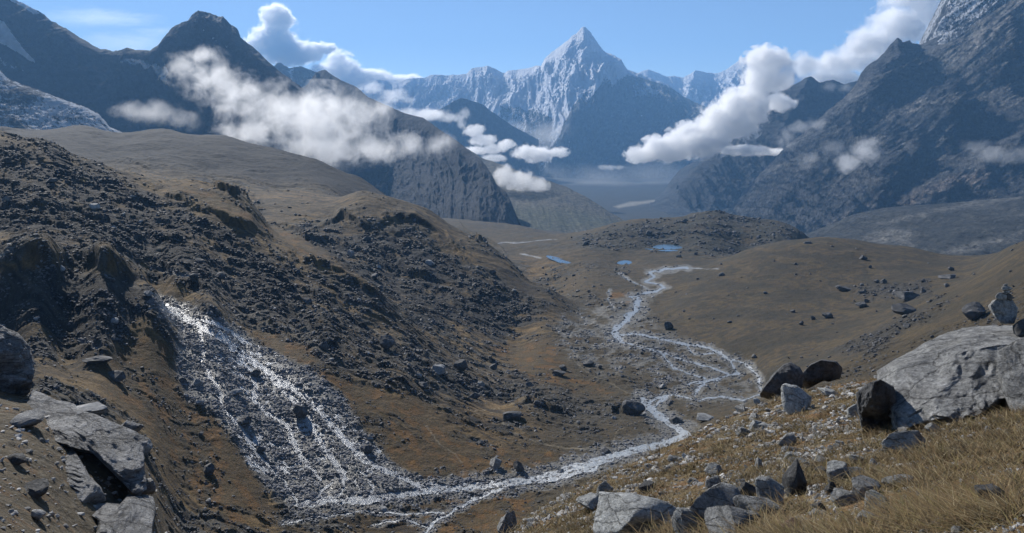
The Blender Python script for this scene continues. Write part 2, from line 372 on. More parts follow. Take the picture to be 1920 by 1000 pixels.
for pl, w in RIV:
    P_ = np.array(pl); s = (xs > P_[:, 0].min()-60) & (xs < P_[:, 0].max()+60) & (ys > P_[:, 1].min()-40) & (ys < P_[:, 1].max()+40)
    ky = float(np.clip(1+(700-P_[:, 1].mean())/110, 1, 3.2)); d = pdist(xs[s]+mea[s]*5, (ys[s]+mea[s]*2)*ky, [(q_[0], q_[1]*ky) for q_ in pl])
    # the view is oblique: widths are measured in columns, narrower in rows
    ww_ = w*(.75+.5*np.clip(.5+per(xs[s]/17, ys[s]/9, 9), 0, 1))
    r_[s] = np.maximum(r_[s], 1-sst(ww_*.7, ww_*1.25, d+ww[s]*.12)); b_[s] = np.maximum(b_[s], 1-sst(ww_*2, ww_*4.2, d+ww[s]*.35))
riv[rv] = r_; bed[rv] = b_
r_ = np.zeros(xs.shape, np.float32)
for pl, w in PATHS: r_ = np.maximum(r_, 1-sst(w*.3, w*.9, pdist(xs+per(xs/7, ys/7, 12)*2.5, ys+per(xs/6, ys/5, 13)*1.5, pl)+np.abs(ww)*.1))
path[rv] = r_
ponds = [(1252, 462.5, 25, 5.6), (1171, 492, 12, 2.6), (1055, 490.5, 17, 2.6), (1042, 494, 10, 2)]
pond = np.zeros(PX.shape, np.float32)
for (cx_, cy_, rx_, ry_) in ponds:
    q = np.hypot((PX-cx_)/rx_, (PY-cy_)/ry_)+wz*.012
    pond = np.maximum(pond, (1-sst(.95, 1.2, q))*(YG > 900)*(YG < 2000))
gzone = region(PX, PY, [(1050, 590), (1150, 565), (1195, 555), (1235, 615), (1300, 640), (1400, 680), (1440, 740), (1300, 765), (1210, 705), (1110, 700), (1040, 650)], 14, wz)*(YG > 400)*(YG < 900)*np.clip(.6+2*per(PX/26, PY/11, 19)+per(PX/9, PY/4, 20), 0, 1)
bed = np.maximum(bed, gzone*.8); grav = np.clip(np.maximum(bed, fan), 0, 1)
gb = region(PX, PY, [(380, 555), (560, 560), (700, 610), (820, 640), (960, 700), (1100, 760), (1190, 790), (1100, 800), (960, 760), (850, 750), (700, 700), (560, 650), (440, 620)], 16, wz)*sst(200, 240, YG)
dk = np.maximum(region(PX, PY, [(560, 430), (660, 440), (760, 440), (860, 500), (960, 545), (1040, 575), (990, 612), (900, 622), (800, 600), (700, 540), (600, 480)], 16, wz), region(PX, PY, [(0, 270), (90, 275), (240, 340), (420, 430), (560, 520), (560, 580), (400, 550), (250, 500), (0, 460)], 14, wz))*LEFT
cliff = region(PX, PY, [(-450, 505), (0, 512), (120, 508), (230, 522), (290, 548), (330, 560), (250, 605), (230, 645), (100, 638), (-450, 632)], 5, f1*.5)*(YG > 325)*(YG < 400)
orange = np.maximum.reduce([region(PX, PY, [(440, 605), (520, 630), (600, 675), (680, 720), (800, 760), (880, 830), (1000, 850), (1060, 850), (1010, 885), (900, 900), (800, 900), (740, 870), (680, 800), (640, 740), (560, 690)], 9, wz), region(PX, PY, [(230, 640), (325, 640), (330, 740), (420, 790), (470, 890), (500, 950), (440, 990), (330, 900), (280, 800), (200, 740), (190, 690)], 12, wz),
      region(PX, PY, [(600, 940), (820, 935), (1000, 920), (1000, 1010), (830, 1010)], 8, wz), region(PX, PY, [(920, 655), (1080, 640), (1060, 690), (1150, 740), (1000, 715)], 10, wz),
      region(PX, PY, [(1110, 540), (1160, 545), (1200, 560), (1130, 560)], 5, wz), region(PX, PY, [(300, 345), (420, 400), (520, 450), (560, 480), (640, 500), (600, 470), (480, 410), (400, 370)], 6, wz)])*sst(200, 220, YG)
mound = region(PX, PY, [(1060, 450), (1150, 425), (1260, 408), (1330, 398), (1450, 410), (1510, 440), (1440, 465), (1340, 490), (1200, 470), (1120, 470)], 8, wz*.4)*(YG > 1250)*(YG < 2200)
hill = sst(1180, 1320, PX-(PY-600)*.5)*sst(380, 430, YG)*(1-sst(1280, 1400, YG))
hr = region(PX, PY, [(1540, 660), (1600, 640), (1680, 600), (1800, 560), (1700, 620), (1640, 670)], 10, wz)*(YG > 300)*(YG < 800)+region(PX, PY, [(1590, 540), (1740, 530), (1760, 560), (1620, 560)], 8, wz)*(YG > 500)
hillC = sst(1250, 1450, YG)*(1-sst(700, 850, PX))
s_ = (XG*.50+YG*.86)+fbm(XG/60, YG/60, 4, 21)*34
along = (XG*.86-YG*.50)
gstr = LEFT*sst(.06, .26, per(s_/15, along/85, 123)+.5*per(s_/5, along/24, 124)-.1*dk)*(1-fan)
# --- how rough each place is
patch = fbm(XG/(YG*.06+2), YG/(YG*.06+2)+np.log(YG)*7, 4, 11)
SM = region(PX, PY, [(470, 350), (640, 362), (690, 350), (800, 388), (860, 428), (900, 466), (1070, 575), (1000, 565), (850, 462), (740, 405), (640, 412), (560, 405), (520, 440)], 9, wz)*LEFT
SM2 = region(PX, PY, [(90, 262), (190, 300), (280, 330), (420, 345), (500, 430), (620, 470), (700, 540), (640, 520), (520, 470), (400, 420), (250, 360)], 8, wz)*LEFT
rocky = .35+.62*patch+0*XG
rocky = rocky+LEFT*.26-gstr*.4-SM*.45-SM2*.25+gb*.3+dk*.35+mound*.45-hill*.4+hr*.7+grav*.35-orange*.3*(1-grav)-hillC*.3
rocky = np.where(YG < 65, .3+.5*patch, rocky)
rocky = np.clip(rocky, .03, 1).astype(np.float32)
# --- ledges of the left side: strata dipping away, broken edges towards the camera
def ledge(lam, seed, sharp=.16):
    ph = s_/lam+per(along/(lam*3.5), s_/(lam*2.2), seed)*1.3
    fr = ph-np.floor(ph)
    am = np.clip(.35+1.5*per(along/(lam*1.9), np.floor(ph)*3.7+s_/(lam*5), seed+2), 0, 1.3)
    return (sst(0, sharp, fr)-fr)*am
lam_ok = LEFT*(1-np.clip(grav*1.5, 0, 1))*(1-orange*.6)
for lam, am, sd_ in ((46, 4.5, 31), (21, 2.1, 41), (9, .9, 51), (4.2, .4, 61)):
    ZG += (ledge(lam, sd_)*am*lam_ok*(.55+.9*(rocky-.3))).astype(np.float64)*(1 if lam > 10 else (1-sst(600, 900, YG)))*sst(lam*.8, lam*2.5, YG*.05)**.5
# --- the larger rock steps, lit on top and dark below
rowY = YG[:, 0]
PYB = np.minimum.accumulate(PY, axis=0)
STEPS = [([(-40, 370), (0, 381), (41, 398), (85, 388), (146, 401), (190, 418), (245, 435)], 5), ([(-40, 390), (0, 395), (61, 418), (119, 429), (190, 442)], 3.5), ([(129, 466), (177, 466), (238, 480), (292, 503), (354, 520)], 4.5), ([(245, 446), (300, 449), (340, 458), (354, 466)], 5),
 ([(300, 368), (371, 391), (439, 422), (476, 432), (510, 449)], 6), ([(391, 350), (452, 365), (476, 384), (481, 392)], 7), ([(503, 412), (544, 432), (578, 449), (640, 466)], 6), ([(-60, 496), (0, 500), (60, 503), (119, 500), (177, 497), (218, 516), (265, 528), (313, 534)], 11), ([(347, 541), (390, 545), (418, 554)], 3),
 ([(0, 455), (60, 450), (120, 470), (170, 482)], 4), ([(590, 430), (640, 412), (708, 432), (752, 412), (830, 437)], 9), ([(711, 476), (776, 515), (817, 537)], 8), ([(790, 388), (844, 408), (871, 432), (932, 466), (956, 483)], 9), ([(834, 437), (861, 483), (892, 517)], 7), ([(620, 515), (681, 548), (725, 568)], 7), ([(560, 490), (600, 500), (660, 530)], 5), ([(480, 500), (560, 545), (620, 570)], 4), ([(420, 600), (480, 610), (560, 640), (640, 650)], 2.2), ([(700, 640), (780, 680), (860, 730)], 2.5), ([(960, 760), (1010, 762), (1080, 790)], 4), ([(1130, 770), (1190, 775), (1200, 778)], 4)]
for pl_, h_ in STEPS:
    a_ = np.array(pl_, float); c0, c1_ = np.searchsorted(PXC, (a_[0, 0], a_[-1, 0]))
    for j in range(c0, c1_):
        px_ = PXC[j]; t_ = (px_-a_[0, 0])/(a_[-1, 0]-a_[0, 0]); py_ = np.interp(px_, a_[:, 0], a_[:, 1])+3*math.sin(px_*.09+h_)+1.6*math.sin(px_*.23+2)
        i_ = int(np.argmax(PYB[:, j] <= py_)); y0 = rowY[i_]
        dpx = (PY[i_, j]-PY[min(i_+3, NR-1), j])/3/(rowY[min(i_+3, NR-1)]-y0)*3+1e-6
        d_ = (rowY-y0)                                  # metres behind the edge
        am_ = h_*min(1, 5*t_, 5*(1-t_))*(.75+.35*math.sin(px_*.047+h_))
        ZG[:, j] += am_*.75*sst(-h_*.55, h_*.45, d_)*(1-sst(h_*.5, h_*6, d_))
# --- octaves of roughness; each only where the mesh can carry it
base = ZG.copy()
rough_amp = (.010+.052*rocky)*(1+1.3*hillC)*(1-.75*np.maximum(riv, pond))*(1-.6*grav)*(1-.65*cliff)*(1-.55*orange)*(1-.1*hill*(1-hr))
for i, lam in enumerate((260, 120, 60, 30, 15, 7.5, 3.8, 1.9, .95, .45, .22, .11, .06)):
    wgt = sst(lam/900, lam/300, 1/np.maximum(rowY, .1)*0+1/np.maximum(rowY, .1)*lam*.0+1)*0+1
    hi = np.clip(.10*rowY/lam-.3, 0, 1)           # do not move the lay of the land
    lo = np.clip(lam/(rowY*.0042)-.8, 0, 1)       # needs three columns of mesh
    w_ = hi*lo; idx = np.nonzero(w_ > .01)[0]
    if len(idx) == 0: continue
    i0, i1 = idx[0], idx[-1]+1
    x = XG[i0:i1]/lam; y = YG[i0:i1]/lam
    nz = 1-2.2*np.abs(per(x+.3*per(x*.7, y*.7, 70+i), y, 80+i)) if i % 2 == 0 else per(x, y, 80+i)*1.5
    ZG[i0:i1] += nz*lam*rough_amp[i0:i1]*w_[i0:i1, None]*(1.0 if lam < 20 else .55)
# blocky stones standing in the rough ground
for lam, k in ((5.5, .2), (2.6, .24), (1.2, .24)):
    lo = np.clip(lam/(rowY*.006)-.6, 0, 1)*(rowY > 150); idx = np.nonzero(lo > .01)[0]
    if len(idx) == 0: continue
    i0, i1 = idx[0], idx[-1]+1
    nz = per(XG[i0:i1]/lam, YG[i0:i1]/lam, 90+int(lam*3))
    ZG[i0:i1] += sst(.22, .34, nz)*lam*k*(rocky[i0:i1]*(1-.8*riv[i0:i1])*(1-.6*grav[i0:i1]))*lo[i0:i1, None]
ZG -= riv*.12+bed*.1
# cliff: push a real step (the top edge overhangs the foot)
# ponds flat
for (cx_, cy_, rx_, ry_) in ponds[:3]:
    j = np.hypot((PX-cx_)/rx_, (PY-cy_)/ry_) < 1.3
    j &= (YG > 900) & (YG < 2000)
PONDZ = []
for (cx_, cy_, rx_, ry_) in ponds[:3]:
    q = np.hypot((PX-cx_)/rx_, (PY-cy_)/ry_); j = (q < 1.0) & (YG > 900) & (YG < 2000)
    zc = np.median(base[j]); PONDZ.append(zc)
    k = (1-sst(1.0, 2.2, q))*((YG > 900) & (YG < 2000))
    ZG = ZG*(1-k)+(zc-.8+.9*sst(.85, 1.25, q+wz*.015))*k
# --- colours of the ground itself
def C(*c): return np.array(c, np.float32)
tint = np.zeros(PX.shape+(3,), np.float32)
def put(m, c):
    global tint
    tint = tint*(1-m[..., None])+C(*c)*m[..., None]
p2 = fbm(XG/(YG*.02+.6), YG/(YG*.02+.6)+np.log(YG)*31, 4, 14)
p3 = fbm(XG/(YG*.007+.2), YG/(YG*.007+.2)+np.log(YG)*91, 3, 15)
one = np.ones(PX.shape, np.float32)
put(one, (.105, .083, .047))
put(sst(-.15, .3, p2), (.083, .072, .045))
put(sst(.1, .35, p3)*.6, (.135, .10, .05))
put(hill*.75, (.125, .094, .050)); put(hill*sst(-.1, .2, p2)*.85, (.060, .056, .036)); put(hill*sst(.05, .3, p3)*.45, (.14, .10, .05)); put(hill*sst(.1, .32, -p3-.3*p2)*.6, (.085, .082, .072)); put(hill*sst(.12, .3, per(XG/19, YG/34, 130)+p3*.5)*.6, (.15, .115, .055)); put(hill*sst(.1, .25, per(XG/55, YG/60, 131)+p3*.6)*.6, (.05, .048, .034))
put(LEFT*.35, (.085, .075, .058))
put(gstr*.85, (.20, .135, .055)); put(gstr*sst(0, .3, p3)*.6, (.12, .095, .04)); put(SM*.7, (.115, .088, .052)); put(SM2*sst(-.3, .1, p3)*.8, (.19, .125, .045)); put(LEFT*sst(.0, .22, -patch+.3*p3)*.75, (.17, .115, .05))
put(sst(.5, .74, rocky+p2*.5+p3*.4)*(1-SM*.7)*(1-gstr*.75)*(1-hill*.5)*(YG > 65)*.9, (.088, .088, .088))
put(gb*sst(-.35, .1, p3)*.75, (.115, .113, .108))
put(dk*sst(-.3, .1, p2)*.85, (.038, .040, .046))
put(hr*.7, (.065, .067, .072)); put(mound*sst(-.4, .1, p2)*.8, (.058, .062, .05))
put(orange*sst(-.35, .15, p2+p3*.5)*.9, (.135, .083, .022)); put(orange*sst(.05, .3, p3)*.65, (.085, .068, .02)); put(orange*sst(.05, .25, p2)*.75, (.26, .135, .03))
put(hillC*.95, (.024, .023, .022)); put(hillC*sst(-.1, .2, p2+p3*.8)*.8, (.008, .010, .014))
put(cliff*.9, (.04, .04, .042))  # shade of the cliff face painted into the ground colour
put(bed*sst(-.6, 0, p3)*.9, (.16, .163, .16)); put(fan*.92, (.23, .235, .24)); put(path*.6, (.24, .215, .17)); put(riv*.8, (.15, .16, .17))
put(SH*.7, (.10, .085, .062)); put(SH*sst(.05, .3, p2)*.8, (.135, .085, .04)); put(SH*sst(.1, .3, p3)*.6, (.11, .108, .10))
fgm = FG*(1-SH)
put(fgm*.9, (.15, .105, .042)); put(fgm*sst(0, .3, p2)*.8, (.085, .062, .038)); put(fgm*sst(.05, .25, per(XG/1.7, YG/1.7, 140)+.4*p3)*.7, (.19, .095, .035)); put(fgm*sst(.12, .3, per(XG/1.1, YG/1.1, 141)+.4*p3)*.7, (.20, .19, .165)); put(fgm*sst(.08, .35, p3)*.5, (.20, .16, .09))
veryfar = sst(2600, 4200, YG)
put(veryfar*.9, (.02, .025, .025)); put(veryfar*region(PX, PY, [(1150, 388), (1180, 380), (1240, 374), (1250, 378), (1200, 384), (1160, 391)], 2), (.4, .4, .4))
tint *= (1+.35*p3)[..., None]; strk = per(s_/3.2, along/45, 120)*.6+per(s_/9, along/90, 121)*.6+per(s_/1.4, along/16, 122)*.35
tint *= (1+1.5*LEFT*(1-grav)*(1-orange)*(1-hillC)*np.clip(strk, -.45, .8))[..., None]
tint *= np.where(YG > 140, .52, 1.0)[..., None]*np.array([1.07, .98, .80], np.float32)*(1-.0*p3)[..., None]+(.25*np.maximum(riv, path)+.25*grav)[..., None]
gloss = np.clip(.93-.42*fan*(.6+1.2*p2)-.45*riv-.3*bed, .32, 1)
PYF = HY-ZG/YG*F
VIS = PYF <= np.minimum.accumulate(PYF, axis=0)+1e-6

GA = {'tint': tint.reshape(-1, 3), 'rocky': rocky.ravel(), 'gloss': gloss.astype(np.float32).ravel()}
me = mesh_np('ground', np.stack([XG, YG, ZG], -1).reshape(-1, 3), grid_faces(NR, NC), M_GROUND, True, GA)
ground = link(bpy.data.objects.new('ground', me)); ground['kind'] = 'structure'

# ------------------------------------------------------------ mountains: lofted faces with real depth, ribs and gullies, and a back side
def mountain(name, mat, rows, px0, px1, n, m, ang=60, lam=500, amp=90, crest=6, spurs=(), snow=None, tint=None, seed=1, back=1500, jag=1.0):
    pxs = np.linspace(px0, px1, m); rp = []; ry = []
    for r in rows:
        a = np.array(r, float); rp.append(np.interp(pxs, a[:, 0], a[:, 1])); ry.append(np.interp(pxs, a[:, 0], a[:, 2]))
    rp = np.array(rp); ry = np.array(ry); k = len(rows)-1
    v = np.linspace(0, 1, n)**.9*k; i = np.clip(v.astype(int), 0, k-1); f = (v-i)[:, None]
    Yv = ry[i]*(1-f)+ry[i+1]*f; Zv = (HY-rp[i])/F*ry[i]*(1-f)+(HY-rp[i+1])/F*ry[i+1]*f
    PXg = np.broadcast_to(pxs, Yv.shape); Xv = Yv*(PXg-CX)/F; PYg = HY-Zv/Yv*F
    th = math.radians(ang); ac = Xv*math.sin(th)+Zv*math.cos(th); al = -Xv*math.cos(th)+Zv*math.sin(th)   # across / along the ribs
    if ang > 90: pass
    wx = fbm(ac/(lam*1.6), al/(lam*2.2), 3, seed)*.55; wy = fbm(ac/(lam*.5), al/(lam*.9), 3, seed+50)*.16
    q = ac/lam+wx+wy
    R = ridged(q, al/(lam*3.2)+wx, 7, seed+9, .62)
    R2 = ridged(Xv/(lam*.35)+wx*2, Zv/(lam*.5), 5, seed+29, .6)
    R3 = ridged(Xv/(lam*.11), Zv/(lam*.13), 5, seed+39, .65)
    env = sst(0, .22, v/k)[:, None]*.85+.15
    R4 = ridged(ac/(lam*.42)+wx*1.5, al/(lam*1.1)+wy, 5, seed+49, .6)
    D = (R-.35)*amp*2*env+(R4-.35)*amp*1.5*env+(R2-.3)*amp*.6*env+(R3-.35)*amp*.6*env
    for pl, A, w in spurs:
        d = pdist(PXg+wx*w*.6, PYg+wy*w, pl); D = D+A*np.clip(1-d/w, 0, 1)**1.2*(.8+.4*R)
    jagn = (ridged(Xv[0]/(lam*.35), Xv[0]*0+seed, 5, seed+5)-.35)*crest*jag+per(Xv[0]/(lam*.05), Xv[0]*0, seed)*crest*.35
    Zv = Zv+D*.35*env+jagn[None]*(1-sst(0, .25, v/k))[:, None]; Yv2 = Yv-D*.85
    Xv2 = Xv+D*.05
    # keep the outline where it is: shrink sideways drift at the crest
    B = np.stack([Xv2, Yv2, Zv], -1)
    bk = B[0].copy(); b1 = bk.copy(); b1[:, 1] += back*.4; b1[:, 2] -= back*.35; b2 = bk.copy(); b2[:, 1] += back; b2[:, 2] = -900
    B = np.concatenate([b2[None], b1[None], B], 0)
    PXa = np.concatenate([PXg[:1], PXg[:1], PXg]); PYa = np.concatenate([PYg[:1], PYg[:1], PYg])
    Ra = np.concatenate([R[:1], R[:1], R])
    gy, gx = np.gradient(B[..., 2]); hy, hx = np.gradient(B[..., 1])
    steep = np.abs(gy)/(np.abs(gy)+np.abs(hy)+1e-6)
    sn = snow(PXa, PYa, Ra, B, steep) if snow else np.zeros(PXa.shape)
    tn = tint(PXa, PYa, Ra, B) if tint else np.ones(PXa.shape+(3,))
    me = mesh_np(name, B.reshape(-1, 3), grid_faces(n+2, m), mat, True, {'snow': np.asarray(sn, np.float32).ravel(), 'tint': np.asarray(tn, np.float32).reshape(-1, 3)})
    o = link(bpy.data.objects.new(name, me)); o['kind'] = 'structure'; return o
def poly(px, py, p, s=4): return region(px, py, p, s)
def rgb(base, *ms):
    t = np.zeros(base[0].shape+(3,), np.float32)+np.array(base[1], np.float32)
    for m, c in ms: t = t*(1-m[..., None])+np.array(c, np.float32)*m[..., None]
    return t
M_DARK = mat_mountain('dark_mountain_rock', (.010, .013, .020), (.036, .040, .050), .004, 40)
M_PALE = mat_mountain('pale_mountain_rock', (.016, .018, .024), (.19, .186, .18), .006, 65)
M_SNOW = mat_mountain('snowy_mountain_rock', (.05, .05, .055), (.13, .13, .13), .0022, 45, (.9, .91, .94))
M_TURF = mat_mountain('brown_hill_turf', (.055, .052, .038), (.10, .085, .052), .006, 12)
M_MORA = mat_mountain('grey_moraine_gravel', (.035, .036, .034), (.085, .08, .07), .006, 22)

# left massif with the blocky summit
c1 = [(-600, -330, 5200), (-200, -130, 5200), (0, -22, 5200), (30, 0, 5200), (75, 22, 5200), (100, 41, 5200), (122, 52, 5200), (140, 60, 5200), (165, 78, 5200), (190, 92, 5200), (214, 97, 5200), (228, 94, 5200), (238, 89, 5200), (255, 93, 5200), (280, 95, 5200), (300, 82, 5200), (317, 64, 5200), (325, 54, 5200), (340, 46, 5200), (357, 42, 5200), (363, 30, 5200), (373, 22, 5200), (390, 24, 5200), (405, 29, 5200), (420, 33, 5200), (432, 45, 5200), (447, 55, 5200), (456, 74, 5200), (475, 88, 5200), (500, 112, 5150), (530, 138, 5100), (565, 163, 5050), (620, 198, 5000), (700, 240, 4900), (800, 300, 4800)]
mid = [(-600, 0, 4700), (0, 110, 4650), (200, 150, 4700), (400, 130, 4700), (560, 220, 4600), (800, 330, 4500)]
ft = [(-600, 300, 4000), (0, 270, 4000), (300, 330, 3950), (600, 400, 3900), (800, 420, 3900)]
def sn1(px, py, R, B, st):
    return .12*sst(90, -40, py)+np.maximum.reduce([poly(px, py, [(-20, 30), (8, 40), (22, 62), (45, 90), (68, 117), (50, 112), (20, 92), (-20, 70)], 3)*.9, poly(px, py, [(20, -10), (40, 0), (62, 12), (74, 26), (62, 26), (38, 10), (18, 0)], 3)*.9,
        poly(px, py, [(222, 112), (262, 111), (290, 116), (325, 140), (318, 160), (300, 155), (285, 128), (222, 126)], 5)*.62, poly(px, py, [(0, 110), (40, 125), (72, 140), (40, 133), (0, 122)], 3)*.45, poly(px, py, [(366, 66), (395, 72), (440, 98), (430, 98), (390, 76)], 2)*.35])
mountain('mountain', M_DARK, [c1, mid, ft], -600, 800, 380, 900, 100, 300, 75, 9, [([(395, 66), (440, 92), (500, 150), (560, 200)], 150, 45), ([(140, 60), (150, 120), (120, 200)], 120, 60), ([(357, 42), (340, 100), (370, 160)], 90, 50)], sn1, None, 3)
# the dark prow in front of the gap
c2 = [(540, 185, 6400), (575, 160, 6300), (592, 136, 6200), (600, 133, 6200), (609, 131, 6100), (622, 140, 6000), (640, 151, 5900), (668, 163, 5700), (690, 182, 5400), (718, 194, 5200), (738, 204, 5000), (755, 211, 4900), (775, 216, 4800), (793, 221, 4700), (817, 238, 4500), (858, 265, 4200), (878, 282, 4050), (902, 299, 3900), (916, 318, 3800), (925, 333, 3700), (930, 345, 3650), (949, 361, 3550), (956, 374, 3500), (966, 398, 3420), (976, 420, 3300), (984, 436, 3250)]
f2 = [(540, 430, 5000), (740, 415, 3800), (844, 420, 3100), (900, 425, 2950), (976, 430, 3150), (984, 440, 3200)]
mountain('mountain', M_DARK, [c2, [(p[0], p[1]*.55+.45*np.interp(p[0], [q[0] for q in f2], [q[1] for q in f2]), p[2]*.62+.38*np.interp(p[0], [q[0] for q in f2], [q[2] for q in f2])) for p in c2], f2], 540, 984, 300, 420, 66, 420, 40, 6, [], None, None, 11, 900)
# small blue peaks behind
mountain('mountain', M_SNOW, [[(470, 150, 9500), (500, 140, 9500), (514, 124, 9500), (519, 118, 9500), (526, 117, 9500), (541, 128, 9500), (552, 126, 9500), (562, 124, 9500), (575, 129, 9500), (592, 135, 9500), (640, 158, 9500), (690, 185, 9500), (780, 240, 9500)], [(470, 230, 8900), (780, 300, 8900)]], 470, 780, 100, 240, 60, 500, 110, 14, [], lambda px, py, R, B, st: .25+.25*poly(px, py, [(540, 130), (560, 122), (552, 140), (545, 150)], 4), None, 17, 1200)
# the great snow pyramid and its white ridges
c3 = [(560, 235, 15000), (640, 190, 15000), (677, 163, 15000), (692, 157, 15000), (708, 149, 15000), (724, 151, 15000), (735, 158, 14900), (750, 153, 14900), (766, 147, 14900), (796, 146, 14900), (807, 141, 14900), (830, 141, 14900), (844, 141, 14900), (875, 139, 14800), (884, 129, 14700), (897, 127, 14700), (912, 125, 14700), (930, 130, 14600), (946, 138, 14600), (953, 133, 14500), (980, 130, 14400), (1005, 126, 14300), (1011, 129, 14300), (1020, 113, 14200), (1034, 99, 14200), (1050, 87, 14100), (1065, 76, 14000), (1072, 68, 14000), (1080, 64, 14000), (1087, 55, 14000), (1093, 51, 14000), (1099, 55, 14000), (1106, 61, 14000), (1112, 70, 14000), (1120, 80, 14000), (1133, 97, 14000), (1148, 106, 13950), (1160, 117, 13900), (1167, 127, 13900), (1174, 133, 13850), (1198, 141, 13800), (1222, 150, 13700), (1249, 158, 13600), (1265, 170, 13500), (1279, 180, 13400), (1310, 196, 13200), (1343, 206, 13000), (1400, 225, 12900), (1500, 270, 12800)]
m3 = [(560, 260, 14300), (700, 195, 14300), (900, 178, 14000), (1000, 175, 13300), (1060, 140, 12700), (1110, 150, 12650), (1200, 190, 12700), (1350, 235, 12400), (1500, 290, 12300)]
m3b = [(560, 300, 13400), (700, 240, 13400), (900, 225, 13000), (1000, 235, 11700), (1100, 240, 11300), (1250, 250, 11500), (1500, 320, 11800)]
f3 = [(560, 360, 12000), (900, 350, 11600), (1100, 350, 10700), (1500, 370, 10700)]
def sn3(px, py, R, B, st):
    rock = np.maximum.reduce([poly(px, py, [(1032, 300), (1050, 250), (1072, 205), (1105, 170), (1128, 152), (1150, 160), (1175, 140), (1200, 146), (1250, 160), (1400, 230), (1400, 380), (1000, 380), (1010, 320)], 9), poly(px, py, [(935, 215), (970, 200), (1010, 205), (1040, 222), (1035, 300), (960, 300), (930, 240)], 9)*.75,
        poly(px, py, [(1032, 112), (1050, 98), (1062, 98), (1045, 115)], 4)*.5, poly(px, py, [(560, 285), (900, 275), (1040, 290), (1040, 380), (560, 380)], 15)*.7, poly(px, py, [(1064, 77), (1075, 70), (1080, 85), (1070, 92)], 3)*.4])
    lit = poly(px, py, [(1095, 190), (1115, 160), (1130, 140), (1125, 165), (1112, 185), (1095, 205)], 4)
    return 1.05-.8*rock+.5*lit+.25*(R-.4)+poly(px, py, [(1180, 160), (1240, 175), (1230, 190), (1190, 180)], 8)*.3  # lit paints the sunlit spur edge as whiter snow
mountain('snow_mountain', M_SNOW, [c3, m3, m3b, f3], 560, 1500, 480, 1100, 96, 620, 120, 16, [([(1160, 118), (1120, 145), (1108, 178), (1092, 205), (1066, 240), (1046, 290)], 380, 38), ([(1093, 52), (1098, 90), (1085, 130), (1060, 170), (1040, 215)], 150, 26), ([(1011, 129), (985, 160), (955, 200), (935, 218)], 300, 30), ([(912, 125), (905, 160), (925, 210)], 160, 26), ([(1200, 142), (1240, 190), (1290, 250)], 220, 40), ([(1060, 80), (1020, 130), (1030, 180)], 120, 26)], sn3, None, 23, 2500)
mountain('snow_mountain', M_SNOW, [[(1140, 175, 18500), (1180, 152, 18500), (1195, 138, 18500), (1204, 133, 18500), (1215, 131, 18500), (1228, 134, 18500), (1250, 144, 18500), (1265, 142, 18500), (1280, 146, 18500), (1292, 140, 18500), (1300, 134, 18500), (1345, 138, 18500), (1358, 133, 18500), (1375, 120, 18500), (1385, 112, 18500), (1396, 106, 18500), (1430, 92, 18500), (1455, 98, 18500), (1475, 112, 18500), (1490, 124, 18500), (1500, 140, 18500), (1560, 175, 18500), (1640, 240, 18500)], [(1140, 220, 17000), (1640, 270, 17000)], [(1140, 300, 15400), (1640, 330, 15400)]], 1140, 1640, 200, 480, 92, 700, 190, 16, [([(1300, 134), (1290, 170), (1310, 210)], 260, 26), ([(1396, 106), (1370, 150), (1340, 200)], 300, 36)], lambda px, py, R, B, st: 1.0-.3*sst(190, 225, py)+.3*(R-.4), None, 31, 2500)
# dark pyramid in front of the white ridge
mountain('mountain', M_DARK, [[(760, 262, 10500), (790, 232, 10500), (812, 210, 10500), (837, 199, 10500), (850, 190, 10500), (864, 184, 10500), (880, 188, 10500), (908, 197, 10500), (918, 207, 10500), (930, 214, 10500), (960, 236, 10500), (1010, 262, 10500)], [(760, 300, 9900), (1010, 300, 9900)], [(760, 370, 9000), (1010, 370, 9000)]], 760, 1010, 150, 300, 75, 450, 90, 10, [], None, None, 37, 1500)
# brown dome beyond the prow
mountain('hill', M_TURF, [[(840, 262, 5600), (880, 281, 5500), (905, 297, 5400), (950, 312, 5200), (985, 327, 5000), (1010, 334, 4900), (1035, 341, 4800), (1060, 350, 4700), (1085, 362, 4550), (1110, 376, 4400), (1140, 396, 4200), (1170, 413, 4000), (1200, 428, 3900)], [(840, 350, 4700), (950, 372, 4300), (1050, 395, 4000), (1200, 432, 3700)], [(840, 450, 3100), (1000, 455, 3050), (1200, 460, 3050)]], 840, 1200, 200, 320, 25, 300, 11, 4, [], None, lambda px, py, R, B: rgb((px, (1, 1, 1)), (poly(px, py, [(940, 385), (1080, 395), (1180, 420), (1000, 440), (930, 420)], 12), (.75, .9, .7))), 41, 900)
